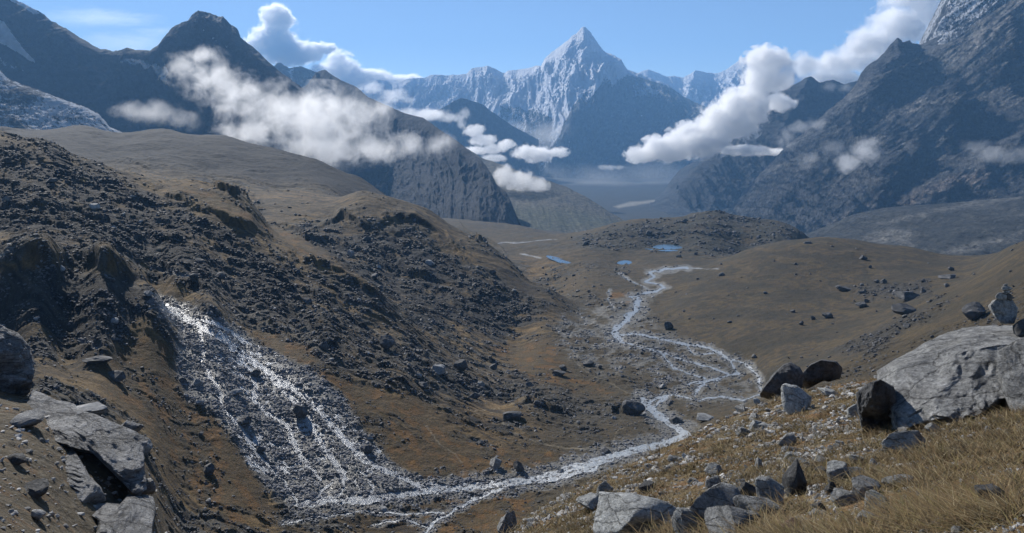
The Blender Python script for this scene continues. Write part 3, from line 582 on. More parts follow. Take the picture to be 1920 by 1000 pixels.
# low blue shoulder right of the valley
mountain('hill', M_DARK, [[(1100, 392, 7800), (1140, 387, 7600), (1190, 380, 7500), (1225, 375, 7500), (1245, 358, 7600), (1262, 333, 7700), (1275, 318, 7800), (1300, 303, 7800), (1350, 297, 7800), (1420, 290, 7800), (1480, 282, 7800), (1560, 262, 7800), (1700, 220, 7800)], [(1100, 398, 6800), (1200, 392, 6600), (1280, 372, 6500), (1400, 352, 6400), (1700, 330, 6400)], [(1100, 420, 5600), (1700, 430, 5400)]], 1100, 1700, 180, 380, 48, 300, 40, 4, [], None, lambda px, py, R, B: rgb((px, (1.5, 1.5, 1.4))), 43, 1200)
mountain('mountain', M_DARK, [[(1270, 345, 6900), (1320, 300, 6900), (1360, 258, 6900), (1395, 212, 6900), (1425, 177, 6900), (1450, 161, 6900), (1470, 162, 6900), (1484, 160, 6900), (1497, 151, 6900), (1511, 146, 6900), (1524, 151, 6900), (1538, 156, 6900), (1550, 151, 6900), (1562, 150, 6900), (1583, 158, 6900), (1603, 153, 6900), (1660, 130, 6900), (1760, 100, 6900)], [(1270, 360, 6500), (1450, 230, 6450), (1760, 240, 6400)], [(1270, 420, 5900), (1760, 420, 5700)]], 1270, 1760, 240, 420, 62, 380, 75, 8, [([(1511, 146), (1480, 210), (1440, 270)], 160, 40)], lambda px, py, R, B, st: .2*sst(200, 150, py), None, 47, 1200)
# the great right wall
c6 = [(1300, 440, 5600), (1360, 402, 5500), (1385, 372, 5480), (1410, 342, 5450), (1435, 315, 5430), (1460, 291, 5400), (1490, 262, 5380), (1520, 240, 5350), (1545, 212, 5320), (1570, 188, 5300), (1588, 168, 5280), (1603, 153, 5260), (1612, 138, 5250), (1622, 123, 5250), (1645, 105, 5230), (1654, 92, 5220), (1661, 84, 5220), (1668, 76, 5210), (1676, 77, 5210), (1684, 81, 5200), (1700, 78, 5200), (1725, 83, 5180), (1738, 77, 5160), (1748, 72, 5150), (1757, 60, 5140), (1766, 35, 5120), (1775, 5, 5100), (1790, -40, 5080), (1850, -160, 5000), (2000, -320, 4900), (2400, -520, 4800)]
m6 = [(1300, 442, 5300), (1400, 385, 5000), (1500, 320, 4900), (1600, 250, 4850), (1700, 200, 4800), (1800, 130, 4700), (1920, 60, 4550), (2400, -60, 4300)]
m6b = [(1300, 444, 5000), (1400, 410, 4600), (1500, 380, 4480), (1600, 345, 4400), (1700, 315, 4350), (1800, 290, 4250), (1920, 250, 4050), (2400, 220, 3800)]
f6 = [(1300, 450, 4700), (1400, 440, 4100), (1520, 450, 3950), (1700, 430, 3800), (1920, 420, 3450), (2400, 400, 3200)]
def sn6(px, py, R, B, st):
    return np.maximum.reduce([poly(px, py, [(1650, 100), (1695, 98), (1730, 104), (1725, 110), (1660, 104)], 5)*.36, .56*sst(170, 20, py)*sst(1740, 1790, px), poly(px, py, [(1745, 60), (1800, -10), (1800, 40), (1780, 90), (1755, 95)], 8)*.62])+.18*(R-.4)  # snow at the upper right also paints the sunlit ribs white
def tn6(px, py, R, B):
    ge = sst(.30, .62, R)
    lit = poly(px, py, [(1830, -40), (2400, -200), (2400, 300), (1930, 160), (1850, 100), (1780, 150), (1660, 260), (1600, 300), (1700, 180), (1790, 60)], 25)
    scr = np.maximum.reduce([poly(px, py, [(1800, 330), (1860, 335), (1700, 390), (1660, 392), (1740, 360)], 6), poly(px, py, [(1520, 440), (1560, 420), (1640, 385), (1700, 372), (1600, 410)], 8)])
    return rgb((px, (.75, .76, .8)), (ge*.8, (1.25, 1.2, 1.12)), (lit*ge, (3.0, 2.8, 2.5)), (scr, (1.9, 1.6, 1.4)))  # pale rib rock, with sunlit crests and shaded gullies painted into the tint
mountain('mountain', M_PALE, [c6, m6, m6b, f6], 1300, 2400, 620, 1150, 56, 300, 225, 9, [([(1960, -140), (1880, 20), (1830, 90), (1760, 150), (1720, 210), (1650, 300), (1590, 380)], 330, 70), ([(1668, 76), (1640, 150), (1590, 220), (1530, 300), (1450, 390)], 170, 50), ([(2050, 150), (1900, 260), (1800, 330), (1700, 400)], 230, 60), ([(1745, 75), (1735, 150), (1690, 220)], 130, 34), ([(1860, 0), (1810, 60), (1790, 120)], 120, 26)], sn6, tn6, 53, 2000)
# moraine banks below it
def tn7(px, py, R, B):
    pale = np.maximum.reduce([poly(px, py, [(1612, 452), (1640, 432), (1670, 428), (1705, 436), (1715, 462), (1640, 462)], 7), poly(px, py, [(1740, 480), (1800, 462), (1920, 432), (1920, 446), (1820, 474)], 5), poly(px, py, [(1640, 420), (1740, 395), (1830, 375), (1920, 370), (1840, 386), (1740, 404), (1660, 425)], 5)*.8])
    return rgb((px, (.8, .85, .88)), (pale*.8, (2.6, 2.6, 2.6)))
mountain('hill', M_MORA, [[(1480, 452, 3200), (1515, 438, 3200), (1560, 420, 3200), (1600, 402, 3200), (1650, 391, 3200), (1700, 386, 3150), (1760, 382, 3100), (1840, 376, 3050), (1920, 368, 3000), (2400, 330, 2900)], [(1480, 460, 3000), (1600, 432, 2850), (1700, 425, 2750), (1920, 410, 2600), (2400, 380, 2500)], [(1480, 500, 2300), (1700, 500, 2200), (2400, 480, 2000)]], 1480, 2400, 300, 700, 25, 130, 26, 2, [], None, tn7, 59, 600)
# ice-scoured slabs at far left
mountain('mountain', M_PALE, [[(-500, 60, 3700), (-100, 110, 3700), (0, 132, 3700), (14, 148, 3700), (40, 158, 3700), (70, 168, 3700), (110, 184, 3700), (150, 197, 3700), (185, 214, 3700), (205, 238, 3700), (260, 262, 3700)], [(-500, 150, 3500), (0, 190, 3400), (260, 270, 3400)], [(-500, 300, 2900), (260, 300, 2900)]], -500, 260, 160, 460, 20, 150, 34, 6, [], lambda px, py, R, B, st: .64-.42*R+0*px, lambda px, py, R, B: rgb((px, (1.5, 1.5, 1.55))), 61, 700)

# ------------------------------------------------------------ air
def volbox(name, x0, x1, y0, y1, z0, z1):
    V = [(x, y, z) for x in (x0, x1) for y in (y0, y1) for z in (z0, z1)]
    Fc = [(0, 1, 3, 2), (4, 6, 7, 5), (0, 4, 5, 1), (2, 3, 7, 6), (0, 2, 6, 4), (1, 5, 7, 3)]
    return mesh_np(name, V, Fc, None, False)
hz = MB('haze'); vs = hz.n('VolumePrincipled', {'Color': (.28, .58, 1, 1), 'Density': 4.6e-5, 'Anisotropy': .1}); hz.t.links.new(vs.outputs[0], hz.out.inputs[1])
me = volbox('haze', -17000, 17000, -300, 20500, -2300, 2350); me.materials.append(hz.m)
o = link(bpy.data.objects.new('haze', me)); o['kind'] = 'stuff'

# ------------------------------------------------------------ clouds: closed lumpy bodies filled with uneven vapour
import bmesh
def cloud(label, Y, blobs, dens, nscale, edge=.5, thick=.8, soft=.35, kind=None, group=None, seed=0, aniso=.55, name='cloud', zs=1):
    """blobs: (column, row, half-width, half-height) in photo pixels at depth Y; thickness follows the size"""
    b = MB('cloud_vapour'); p = b.obj(); k = Y/F; cxm = np.mean([q[0] for q in blobs]); cym = np.mean([q[1] for q in blobs])
    O = W3(cxm, cym, Y); S = None; bm = bmesh.new()
    for i, q in enumerate(blobs):
        px, py, rx, ry = q[:4]; c = W3(px, py, Y)-O; dy = (q[4] if len(q) > 4 else 0)
        r = (rx*k, max(rx, ry)*k*thick, ry*k)
        m = b.n('Mapping', {'Vector': p, 'Location': (c[0], c[1]+dy, c[2]), 'Scale': r}, vector_type='TEXTURE')
        g = b.n('TexGradient', {'Vector': m.outputs[0]}, gradient_type='SPHERICAL').outputs['Fac']
        S = g if S is None else b.math('SMOOTH_MAX', S, g, .18)
        g2 = bmesh.ops.create_icosphere(bm, subdivisions=3, radius=1)
        for v in g2['verts']: v.co = Vector((v.co.x*r[0]+c[0], v.co.y*r[1]+c[1]+dy, v.co.z*r[2]+c[2]))
    q = b.n('VectorMath', {0: p, 1: (seed*977.0, seed*311.0, seed*71.0)}, operation='ADD').outputs[0]
    q = b.vmul(q, (1, 1, zs))
    nz = b.noise(q, 1.35/(nscale*k), 9, .68, dist=.5)
    big = b.noise(q, .3/(nscale*k), 3, .5)
    d = b.math('ADD', S, b.math('MULTIPLY', b.math('SUBTRACT', nz, .5), edge*4.6))
    d = b.math('ADD', d, b.math('MULTIPLY', b.math('SUBTRACT', big, .5), edge*1.4))
    d = b.math('SUBTRACT', d, .24)
    d = b.mr(d, 0, soft, 0, 1)
    rim = b.mr(S, 0, .1, 0, 1)
    d = b.math('MULTIPLY', b.math('MULTIPLY', d, rim), dens)
    vs = b.n('VolumePrincipled', {'Color': (1, 1, 1, 1), 'Density': d, 'Anisotropy': aniso})
    b.t.links.new(vs.outputs[0], b.out.inputs[1])
    me = bpy.data.meshes.new('tmp'); bm.to_mesh(me); bm.free(); t = bpy.data.objects.new('tmp', me); SC.collection.objects.link(t)
    rm = t.modifiers.new('r', 'REMESH'); rm.mode = 'VOXEL'; rm.voxel_size = max(min(q[3] for q in blobs)*k/5, 4)
    dg = bpy.context.evaluated_depsgraph_get(); m2 = bpy.data.meshes.new_from_object(t.evaluated_get(dg)); bpy.data.objects.remove(t)
    m2.materials.clear(); m2.materials.append(b.m); m2.name = name
    o = link(bpy.data.objects.new(name, m2)); o.location = O
    tag(o, label, 'cloud', group, kind); return o
cloud('soft bright mist bank hanging in front of the dark left mountain', 3300, [(345, 128, 55, 40), (395, 150, 75, 55), (450, 185, 80, 62), (520, 215, 100, 72), (600, 225, 120, 78), (668, 215, 80, 62), (705, 210, 45, 48), (600, 275, 110, 45), (700, 278, 80, 40), (770, 275, 55, 38), (470, 250, 80, 40), (380, 105, 50, 24), (820, 270, 40, 30)], .010, 42, .66, .8, .8, seed=1, aniso=.55)
cloud('thin mist drifting low over the brown hill under the mist bank', 2500, [(130, 262, 110, 22), (290, 290, 130, 30), (440, 320, 110, 30), (620, 310, 70, 24)], .0012, 50, .5, soft=.7, seed=31)
cloud('faint grey wisp low beside the misty left mountain', 3300, [(245, 208, 45, 24), (290, 212, 70, 30), (345, 225, 45, 26)], .0032, 40, .5, seed=2, soft=.6)
cloud('bright cumulus tower rising behind the blocky left summit', 19000, [(520, 38, 42, 36), (515, 75, 60, 38), (545, 98, 80, 32), (600, 92, 45, 14), (490, 85, 40, 30)], .016, 30, .35, .8, .2, seed=3)
cloud('white cloud bank lying behind the small blue peaks', 17000, [(640, 130, 45, 42), (690, 150, 70, 26), (750, 152, 70, 16), (600, 135, 40, 22), (800, 160, 70, 13)], .016, 30, .35, .8, .2, seed=4)
cloud('small white puff on the snowy slope left of the pyramid peak', 10500, [(700, 165, 32, 18), (740, 180, 42, 20), (765, 187, 20, 10)], .0035, 26, .45, seed=5)
cloud('thin white cloud strip above the dark prow ridge', 7600, [(765, 210, 35, 11), (800, 216, 60, 16), (845, 222, 30, 13)], .006, 22, .45, seed=6)
cloud('tiny upright cloud puff in front of the dark pyramid', 7600, [(872, 214, 16, 15), (866, 232, 12, 18)], .007, 16, .45, seed=7)
cloud('string of white puffs trailing down beside the dark prow', 6800, [(890, 246, 28, 17), (905, 262, 32, 16), (925, 280, 30, 12), (890, 283, 32, 11), (925, 297, 34, 10)], .016, 16, .42, soft=.15, seed=8)
cloud('flat bottomed white puff floating over the valley mouth', 6600, [(948, 272, 22, 14), (985, 286, 34, 20), (1010, 290, 44, 20), (1045, 286, 26, 14)], .022, 16, .4, soft=.12, seed=9)
cloud('soft cloud cap resting on the brown dome beyond the prow', 4500, [(945, 330, 34, 26), (975, 338, 45, 26), (1005, 350, 30, 22)], .014, 20, .45, soft=.25, seed=10)
cloud('pale thin veil across the foot of the snow pyramid', 11200, [(960, 245, 80, 32), (1020, 255, 100, 40), (1080, 270, 60, 26)], .0011, 50, .45, soft=.7, seed=11)
cloud('faint blue mist veil filling the far valley floor', 9500, [(1130, 335, 130, 40), (1220, 330, 120, 42), (1040, 330, 90, 36)], .0006, 90, .3, soft=.8, seed=30)
cloud('very small cloud scrap low in the hazy valley', 6800, [(1138, 314, 26, 8), (1160, 314, 18, 6)], .006, 14, .4, seed=12)
cloud('big white diagonal cloud leaning on the right ridge', 6000, [(1205, 290, 40, 20), (1250, 278, 60, 32), (1310, 262, 75, 42), (1360, 230, 75, 48), (1400, 195, 62, 50), (1430, 150, 55, 50), (1440, 115, 55, 36), (1470, 150, 30, 28), (1460, 190, 38, 24), (1400, 282, 70, 14), (1440, 285, 50, 10)], .026, 30, .42, .8, .1, seed=13)
cloud('white cloud bank behind the notched right ridge', 8600, [(1510, 125, 35, 34), (1560, 122, 60, 34), (1610, 105, 60, 40), (1560, 150, 80, 22)], .022, 34, .4, seed=14)
cloud('large white cloud pouring over the top of the right wall', 8000, [(1640, 80, 70, 42), (1690, 50, 80, 52), (1740, 25, 60, 60), (1720, -15, 80, 50), (1620, 85, 45, 25)], .022, 40, .42, seed=15)
cloud('bright low wisp in front of the right wall', 3700, [(1590, 305, 34, 24), (1620, 285, 38, 30), (1630, 268, 24, 18)], .013, 24, .5, soft=.45, seed=16)
cloud('faint wisp left of the bright one on the right wall', 3700, [(1520, 300, 40, 26), (1560, 278, 40, 26)], .0045, 30, .5, soft=.6, seed=17)
cloud('grey wisp hanging far right against the rock wall', 3300, [(1830, 275, 44, 22), (1865, 290, 60, 24), (1910, 290, 40, 24)], .005, 34, .5, soft=.6, seed=18)
cloud('thin torn cloud scraps beside the big diagonal cloud', 4900, [(1475, 262, 30, 26), (1500, 240, 32, 18), (1530, 235, 30, 20)], .005, 26, .52, soft=.5, seed=19)
cloud('scrap of mist on the back ridge under the notch', 6300, [(1555, 165, 22, 14), (1585, 165, 20, 14)], .0035, 20, .5, soft=.5, seed=20)
cloud('thin streaks of high cirrus above the left ridge', 40000, [(230, 82, 170, 34), (180, 35, 160, 26), (300, 60, 90, 14)], .00022, 45, .42, .5, .8, seed=21, zs=6)

# ------------------------------------------------------------ rocks
def n3(P, s, seed=0):
    x, y, z = P[:, 0]*s, P[:, 1]*s, P[:, 2]*s
    return (per(x+.37*z, y-.41*z, seed)+per(y+.29*x, z+.33*x, seed+5)+per(z-.31*y, x+.27*y, seed+9))*.6
def f3(P, s, o, seed=0, g=.55):
    r = 0; a = 1
    for i in range(o): r = r+a*n3(P, s, seed+i*7); s *= 2.05; a *= g
    return r
_ico = {}
def ico(k):
    if k not in _ico:
        bm = bmesh.new(); bmesh.ops.create_icosphere(bm, subdivisions=k, radius=1)
        _ico[k] = (np.array([v.co[:] for v in bm.verts]), np.array([[v.index for v in f.verts] for f in bm.faces])); bm.free()
    return _ico[k][0].copy(), _ico[k][1]
def cut(P, r, k, lo=.55, hi=.85):
    for i in range(k):
        n = r.normal(size=3); n /= np.linalg.norm(n); d = P@n; t = r.uniform(lo, hi)*d.max()
        P -= np.clip(d-t, 0, None)[:, None]*n*.96
    return P
def rock_shape(seed, k=3, cuts=11, rough=.06, strata=0):
    r = np.random.default_rng(seed); P, Fc = ico(k)
    P *= 1+.28*n3(P, .8, seed)[:, None]
    P = cut(P, r, cuts)
    N = P/np.linalg.norm(P, axis=1)[:, None]
    P += N*(f3(P, 2.2, 2+k//2, seed+3)*rough)[:, None]
    if strata:
        t = r.normal(size=3)*.3+np.array([0, 0, 1]); s = P@t*9+n3(P, 1.5, seed+8)*2
        P += N*(np.abs(s-np.round(s))*strata)[:, None]
    P -= (P.max(0)+P.min(0))/2; P /= (P.max(0)-P.min(0)); return P, Fc       # unit box
M_RPALE = mat_rock('pale_lichen_rock', (.24, .245, .24), (.52, .53, .51), 3.2, .05, cracks=.5)
M_RGREY = mat_rock('grey_rock', (.17, .175, .172), (.40, .40, .39), 3.0, .05, spots=.35, cracks=.5)
M_RDARK = mat_rock('dark_rock', (.05, .052, .055), (.14, .14, .14), 1.2, .12, spots=.15)
M_RFAR = mat_rock('weathered_boulder', (.045, .046, .05), (.12, .12, .12), .6, .3, spots=.2)
M_RED = mat_rock('rusty_rock', (.20, .12, .085), (.32, .21, .15), 4, .04, spots=.2)
M_CAIRN = mat_rock('cairn_stone', (.12, .122, .12), (.30, .30, .29), 4, .02)
M_BIG = mat_rock('great_boulder_rock', (.15, .152, .15), (.48, .48, .465), 1.7, .2, (1, 1, 2.2), .6, cracks=.6)
M_SLAB = mat_rock('banded_outcrop_rock', (.15, .15, .15), (.48, .475, .46), .22, 1.1, (1, 1, 5), .3, cracks=.9)
M_SLABD = mat_rock('shaded_outcrop_rock', (.05, .05, .052), (.12, .12, .115), .22, .7, (1, 1, 2), .1)  # darker slab rock: cavity shade put into the colour; also two ledge rocks
def cell(px, py):
    """first visible ground vertex on the ray through a photo pixel"""
    j = int(np.clip(round((px-PXC[0])/(PXC[1]-PXC[0])), 0, NC-1)); col = PYF[:, j]
    i = int(np.argmax(col <= py)); return i, j
def ground_pt(px, py):
    i, j = cell(px, py); return np.array([XG[i, j], YG[i, j], ZG[i, j]])
RK = {}
def rock_mesh(kind, v, mat, name):
    key = (kind, v, mat.name)
    if key not in RK:
        k, cuts, rough, st = {'fore': (4, 20, .05, .02), 'mid': (3, 12, .06, 0)}[kind]
        P, Fc = rock_shape(v*13+5, k, cuts, rough, st)
        RK[key] = mesh_np(name, P, Fc, mat, kind == 'fore')
    return RK[key]
def place_rock(px, py, w, h, label, mat, seed, kind='fore', group=None, cat='rock', name='rock', deep=1.0, tilt=.16, sink=.22, Y=None):
    """px, py: centre of its foot; w, h: size in photo pixels"""
    r = random.Random(seed*7+1)
    c = ground_pt(px, py); Yc = c[1]; s = Yc/F
    sx, sz = w*s, h*s*(1+sink)
    o = bpy.data.objects.new(name, rock_mesh(kind, seed % 23, mat, name)); link(o)
    dy = max(sx, sz)*deep; o.scale = (sx*1.08, dy, sz*1.08); o.rotation_euler = (r.uniform(-tilt, tilt), r.uniform(-tilt, tilt), r.uniform(-.25, .25))
    o.location = (c[0], c[1]+dy*.3, c[2]+sz*(.5-sink)*.92)
    tag(o, label, cat, group); return o
def outline_rock(pl, Y, D, label, mat, seed, lean=.6, e=2.6, k=6, rough=.05, cuts=9, strata=.03, name='boulder', cat='boulder', group=None, bend=0, stdir=(.25, .1, 1), stf=5):
    P, Fc = ico(k); pl = np.array(pl, float); c = (pl.max(0)+pl.min(0))/2
    th = np.arctan2(-P[:, 2], P[:, 0]); sn = np.hypot(P[:, 0], P[:, 2]); R = np.zeros(len(P))
    dx, dy = np.cos(th), np.sin(th); n = len(pl)
    for i in range(n):
        a, b = pl[i]-c, pl[(i+1) % n]-c; ex = b-a; den = dx*ex[1]-dy*ex[0]
        with np.errstate(all='ignore'):
            t = (a[0]*ex[1]-a[1]*ex[0])/den; u = (a[0]*dy-a[1]*dx)/den
        ok = (t > 0) & (u >= -1e-6) & (u <= 1+1e-6); R[ok] = np.maximum(R[ok], t[ok])
    dep = P[:, 1]; rad = (1-np.abs(dep)**e)**(1/e)
    ppx = dx*R*rad*np.where(sn > 1e-6, 1, 0); ppy = dy*R*rad
    s = Y/F; V = np.stack([ppx*s, dep*D, -ppy*s], 1)
    r = np.random.default_rng(seed)
    size = np.sqrt((V.max(0)-V.min(0)).prod()**(2/3))
    for i in range(cuts):
        nn = r.normal(size=3)*[.32, 1, .32]; nn /= np.linalg.norm(nn)
        if nn[1] > 0: nn[1] *= -1
        d = V@nn; t = r.uniform(.62, .9)*d.max(); V -= np.clip(d-t, 0, None)[:, None]*nn*.9
    q = V/size
    N = V/(np.linalg.norm(V, axis=1)[:, None]+1e-6); N[:, 1] -= .6*(V[:, 1] < 0)
    disp = f3(q, 1.6, 6, seed, .55)*rough*size
    t = np.array(stdir); sarg = (q@t)*stf+f3(q, 1.4, 4, seed+60)*2.2; fr = sarg-np.floor(sarg)
    disp += (sst(0, .25, fr)-fr)*strata*np.clip(.5+1.6*n3(q, 3.1, seed+71), 0, 1.4)*size*(.6+n3(q, 2, seed+70))
    V += N*disp[:, None]*np.array([.45, 1, .45])
    V[:, 1] += lean*(V[:, 2]-0)+bend*V[:, 0]
    Yv = Y+V[:, 1]; kx = c[0]-CX; kz = HY-c[1]
    W_ = np.stack([V[:, 0]*Yv/Y+Yv*kx/F, Yv, V[:, 2]*Yv/Y+Yv*kz/F], 1)
    O = W3(c[0], c[1], Y)
    o = link(bpy.data.objects.new(name, mesh_np(name, W_-O, Fc, mat, True))); o.location = O
    tag(o, label, cat, group); return o
# the great boulder and its neighbours
outline_rock([(1604, 742), (1612, 722), (1640, 700), (1668, 684), (1700, 664), (1735, 640), (1770, 612), (1805, 592), (1835, 583), (1862, 579), (1890, 590), (1925, 600), (1960, 620), (1990, 700), (1960, 745), (1900, 745), (1873, 748), (1840, 768), (1800, 785), (1760, 790), (1715, 800), (1680, 815), (1655, 842), (1636, 835), (1620, 812), (1612, 790)], 15, 1.5, 'huge pale grey lichen covered boulder with a cairn on top', M_BIG, 4, 1.7, 2.6, 7, .055, 13, .05, stdir=(.75, .1, 1), stf=6, bend=-.35)
outline_rock([(1872, 660), (1905, 640), (1960, 620), (2060, 640), (2100, 780), (1990, 815), (1900, 800), (1878, 792)], 13.2, 1.1, 'pale boulder cut by the right frame edge, in front of the huge boulder', M_BIG, 8, .9, 3, 6, .045, 9, .02, bend=-.3)
outline_rock([(1606, 738), (1622, 722), (1650, 716), (1674, 730), (1684, 770), (1690, 800), (1672, 826), (1652, 842), (1634, 836), (1618, 806), (1608, 770)], 14.4, .7, 'dark rock added as the shade under the left end of the huge boulder', M_RDARK, 34, -.5, 2.6, 6, .12, 16, .03)  # dark block added in place of the black shade below the boulder
outline_rock([(1425, 745), (1430, 728), (1450, 702), (1468, 686), (1482, 680), (1500, 688), (1508, 705), (1503, 728), (1470, 740), (1440, 752)], 38, 1.3, 'dark pointed slab leaning on the crest of the near slope', M_RDARK, 3, .2, 2.6, 5, .05, 9)
outline_rock([(1498, 732), (1503, 700), (1520, 682), (1540, 675), (1566, 678), (1580, 692), (1578, 708), (1555, 716), (1545, 714), (1515, 730)], 40, 1.3, 'blocky almost black boulder right of the pointed slab', M_RDARK, 5, .1, 3, 5, .05, 9)
# cairn, stone by stone
CY = 16.3
outline_rock([(1853, 575), (1860, 566), (1871, 561), (1884, 558), (1899, 564), (1907, 578), (1906, 592), (1901, 606), (1876, 606), (1866, 596), (1857, 588)], CY, .26, 'large rounded grey base stone of the cairn', M_CAIRN, 12, .4, 2.4, 5, .13, 14, 0, 'stone', 'stone', 'stones stacked in the cairn')
outline_rock([(1866, 555), (1872, 549), (1882, 548), (1889, 554), (1887, 562), (1874, 563), (1867, 560)], CY, .13, 'whitish stone on the left of the second layer of the cairn', M_CAIRN, 13, 0, 2.6, 3, .05, 6, 0, 'stone', 'stone', 'stones stacked in the cairn')
outline_rock([(1884, 552), (1892, 549), (1899, 555), (1898, 565), (1886, 564)], CY+.1, .12, 'dark small stone on the right of the second layer of the cairn', M_RDARK, 14, 0, 2.6, 3, .05, 6, 0, 'stone', 'stone', 'stones stacked in the cairn')
outline_rock([(1880, 547), (1885, 544), (1893, 545), (1893, 551), (1881, 552)], CY, .08, 'tiny stone wedged under the flat cairn slab', M_RGREY, 15, 0, 2.6, 3, .05, 5, 0, 'stone', 'stone', 'stones stacked in the cairn')
outline_rock([(1876, 540), (1882, 536), (1892, 537), (1899, 540), (1896, 545), (1882, 546)], CY, .17, 'flat slab stone lying across the top of the cairn', M_CAIRN, 16, .2, 2.6, 3, .04, 5, 0, 'stone', 'stone', 'stones stacked in the cairn')
outline_rock([(1880, 535), (1884, 532), (1890, 533), (1889, 538), (1881, 538)], CY, .06, 'smallest topmost pebble of the cairn', M_RGREY, 17, 0, 2.6, 2, .04, 4, 0, 'stone', 'stone', 'stones stacked in the cairn')
outline_rock([(1898, 612), (1912, 600), (1935, 592), (1960, 600), (1970, 640), (1905, 635)], 16.2, .7, 'dark stone beside the cairn at the right frame edge', M_RDARK, 18, .3, 2.6, 4, .04, 6, 0)
# ice-worn outcrop on the left shoulder
og = 'outcrop'
outline_rock([(-60, 640), (-30, 612), (5, 618), (30, 632), (52, 655), (61, 680), (58, 720), (54, 765), (40, 776), (0, 774), (-60, 790)], 92, 4.5, 'tall grey rock block at the left frame edge', M_SLAB, 21, .5, 3, 6, .17, 18, .05, 'rock_outcrop', og, stf=9)
outline_rock([(30, 772), (58, 752), (62, 733), (85, 742), (112, 757), (140, 768), (170, 778), (205, 792), (240, 806), (280, 822), (270, 838), (272, 864), (276, 922), (262, 928), (246, 922), (236, 896), (215, 862), (190, 850), (143, 842), (104, 826), (98, 800)], 80, 6, 'long banded grey outcrop sloping down to the right', M_SLAB, 22, 1.5, 2.6, 7, .085, 12, .03, 'rock_outcrop', og, stdir=(.6, .2, 1.6), stf=7)
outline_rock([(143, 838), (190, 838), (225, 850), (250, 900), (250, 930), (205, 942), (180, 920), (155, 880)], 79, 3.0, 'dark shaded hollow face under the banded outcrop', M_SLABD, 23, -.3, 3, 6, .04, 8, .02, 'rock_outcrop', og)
outline_rock([(66, 893), (90, 880), (112, 866), (112, 842), (136, 842), (153, 868), (167, 893), (188, 913), (198, 938), (165, 946), (129, 944), (95, 942), (88, 926), (106, 908), (86, 900)], 72, 4, 'pale humped outcrop beside the dark hollow', M_SLAB, 24, 1.3, 2.6, 6, .06, 10, .02, 'rock_outcrop', og, stdir=(.9, .2, 1.4), stf=9)
outline_rock([(120, 934), (160, 934), (190, 940), (225, 946), (238, 930), (262, 926), (286, 932), (291, 952), (285, 985), (283, 1040), (165, 1040), (180, 985), (176, 950)], 68, 4.5, 'smooth pale rock slab at the bottom of the left outcrops', M_SLAB, 25, 2.0, 2.8, 6, .04, 7, .01, 'rock_outcrop', og, stf=7)
# named rocks of the near slope: column, foot row, width, height
FORE = [(1498, 773, 54, 44, 'grey block just below the two dark slabs', 0), (1397, 820, 25, 20, 'rounded grey rock on the steep left part of the near slope', 1), (1479, 838, 32, 20, 'grey rock alone in the gravel below the grey block', 1),
 (1491, 849, 15, 10, 'small whitish rock in brown grass', 0), (1492, 869, 18, 9, 'tiny flat white rock in rust brown grass', 0), (1425, 884, 13, 22, 'narrow upright pale stone', 0), (1340, 892, 32, 18, 'pale flat rock low on the left of the near slope', 0),
 (1370, 900, 20, 8, 'thin flat grey stone beside the pale flat rock', 1), (1341, 926, 30, 32, 'tall tilted grey rock above the big cracked rock', 1), (1498, 928, 44, 60, 'upright dark speckled rock in yellow grass', 2), (1542, 874, 28, 14, 'low grey rock uphill of the square rock pair', 1),
 (1612, 870, 30, 13, 'low rounded pale rock in yellow grass', 0), (1639, 879, 19, 16, 'round whitish cobble in yellow grass', 0), (1655, 884, 20, 14, 'grey cobble touching the round whitish one', 1), (1545, 895, 28, 15, 'dark rock with moss behind it', 2), (1574, 910, 46, 36, 'pale square rock in the middle of the near slope', 0),
 (1612, 901, 26, 23, 'grey rounded rock touching the pale square rock', 1), (1561, 928, 21, 21, 'dark little rock under the pale square rock', 2), (1627, 933, 60, 30, 'long grey rock with a shaded underside', 1), (1695, 916, 52, 18, 'flat row like rock at the edge of the gravel', 1),
 (1584, 947, 52, 20, 'slanting flat rock below the square rock', 1), (1540, 964, 28, 18, 'half sunk mossy rock', 2), (1652, 968, 44, 40, 'pointed pale rock with streaks', 0), (1450, 950, 54, 46, 'white streaked angular rock in the bottom rock group', 0), (1409, 935, 40, 26, 'dark shaded rock behind the bottom rock group', 2),
 (1350, 984, 92, 66, 'big cracked grey rock at the bottom centre right', 1), (1430, 982, 80, 42, 'wedge shaped grey rock right of the cracked rock', 1), (1382, 1012, 100, 46, 'smooth grey rock cut by the bottom edge', 1), (1293, 1010, 52, 52, 'white crusted rock at the bottom edge', 0), (1495, 1006, 48, 24, 'rusty pink rock at the bottom edge', 3),
 (1700, 847, 72, 36, 'pale rock at the foot of the huge boulder', 0), (1607, 783, 26, 24, 'pale rock left of the huge boulder', 0), (1692, 814, 18, 13, 'white cobble under the huge boulder', 0), (1873, 952, 58, 34, 'dark grey rock half buried at lower right', 2), (1640, 996, 58, 28, 'low grey rock near the bottom edge', 1), (1800, 1004, 28, 12, 'white flat stone at the bottom edge', 0),
 (1137, 930, 29, 24, 'grey rock on the left rim of the near slope', 1), (1110, 962, 52, 26, 'long slanted pale rock low on the left rim', 0), (1215, 924, 28, 16, 'dark slate like rock on the brown slope', 2), (1195, 1008, 150, 62, 'broad flat whitish slab at the bottom edge', 0), (951, 1004, 36, 38, 'grey rock where the near slope leaves the bottom edge', 1), (994, 996, 17, 11, 'small white cobble near the lowest rim', 0), (1218, 881, 16, 10, 'white stone high on the left rim', 0), (1253, 884, 14, 9, 'pale stone right of the white rim stone', 0),
 (1560, 742, 40, 10, 'flat pale stone behind the grey block', 0), (1325, 790, 30, 9, 'thin flat slab on the crest of the near slope', 1), (1420, 758, 14, 9, 'small stone under the pointed slab', 0), (1755, 812, 26, 16, 'pale stone in grass at the foot of the huge boulder', 0), (1853, 812, 14, 11, 'small round stone in deep grass', 1)]
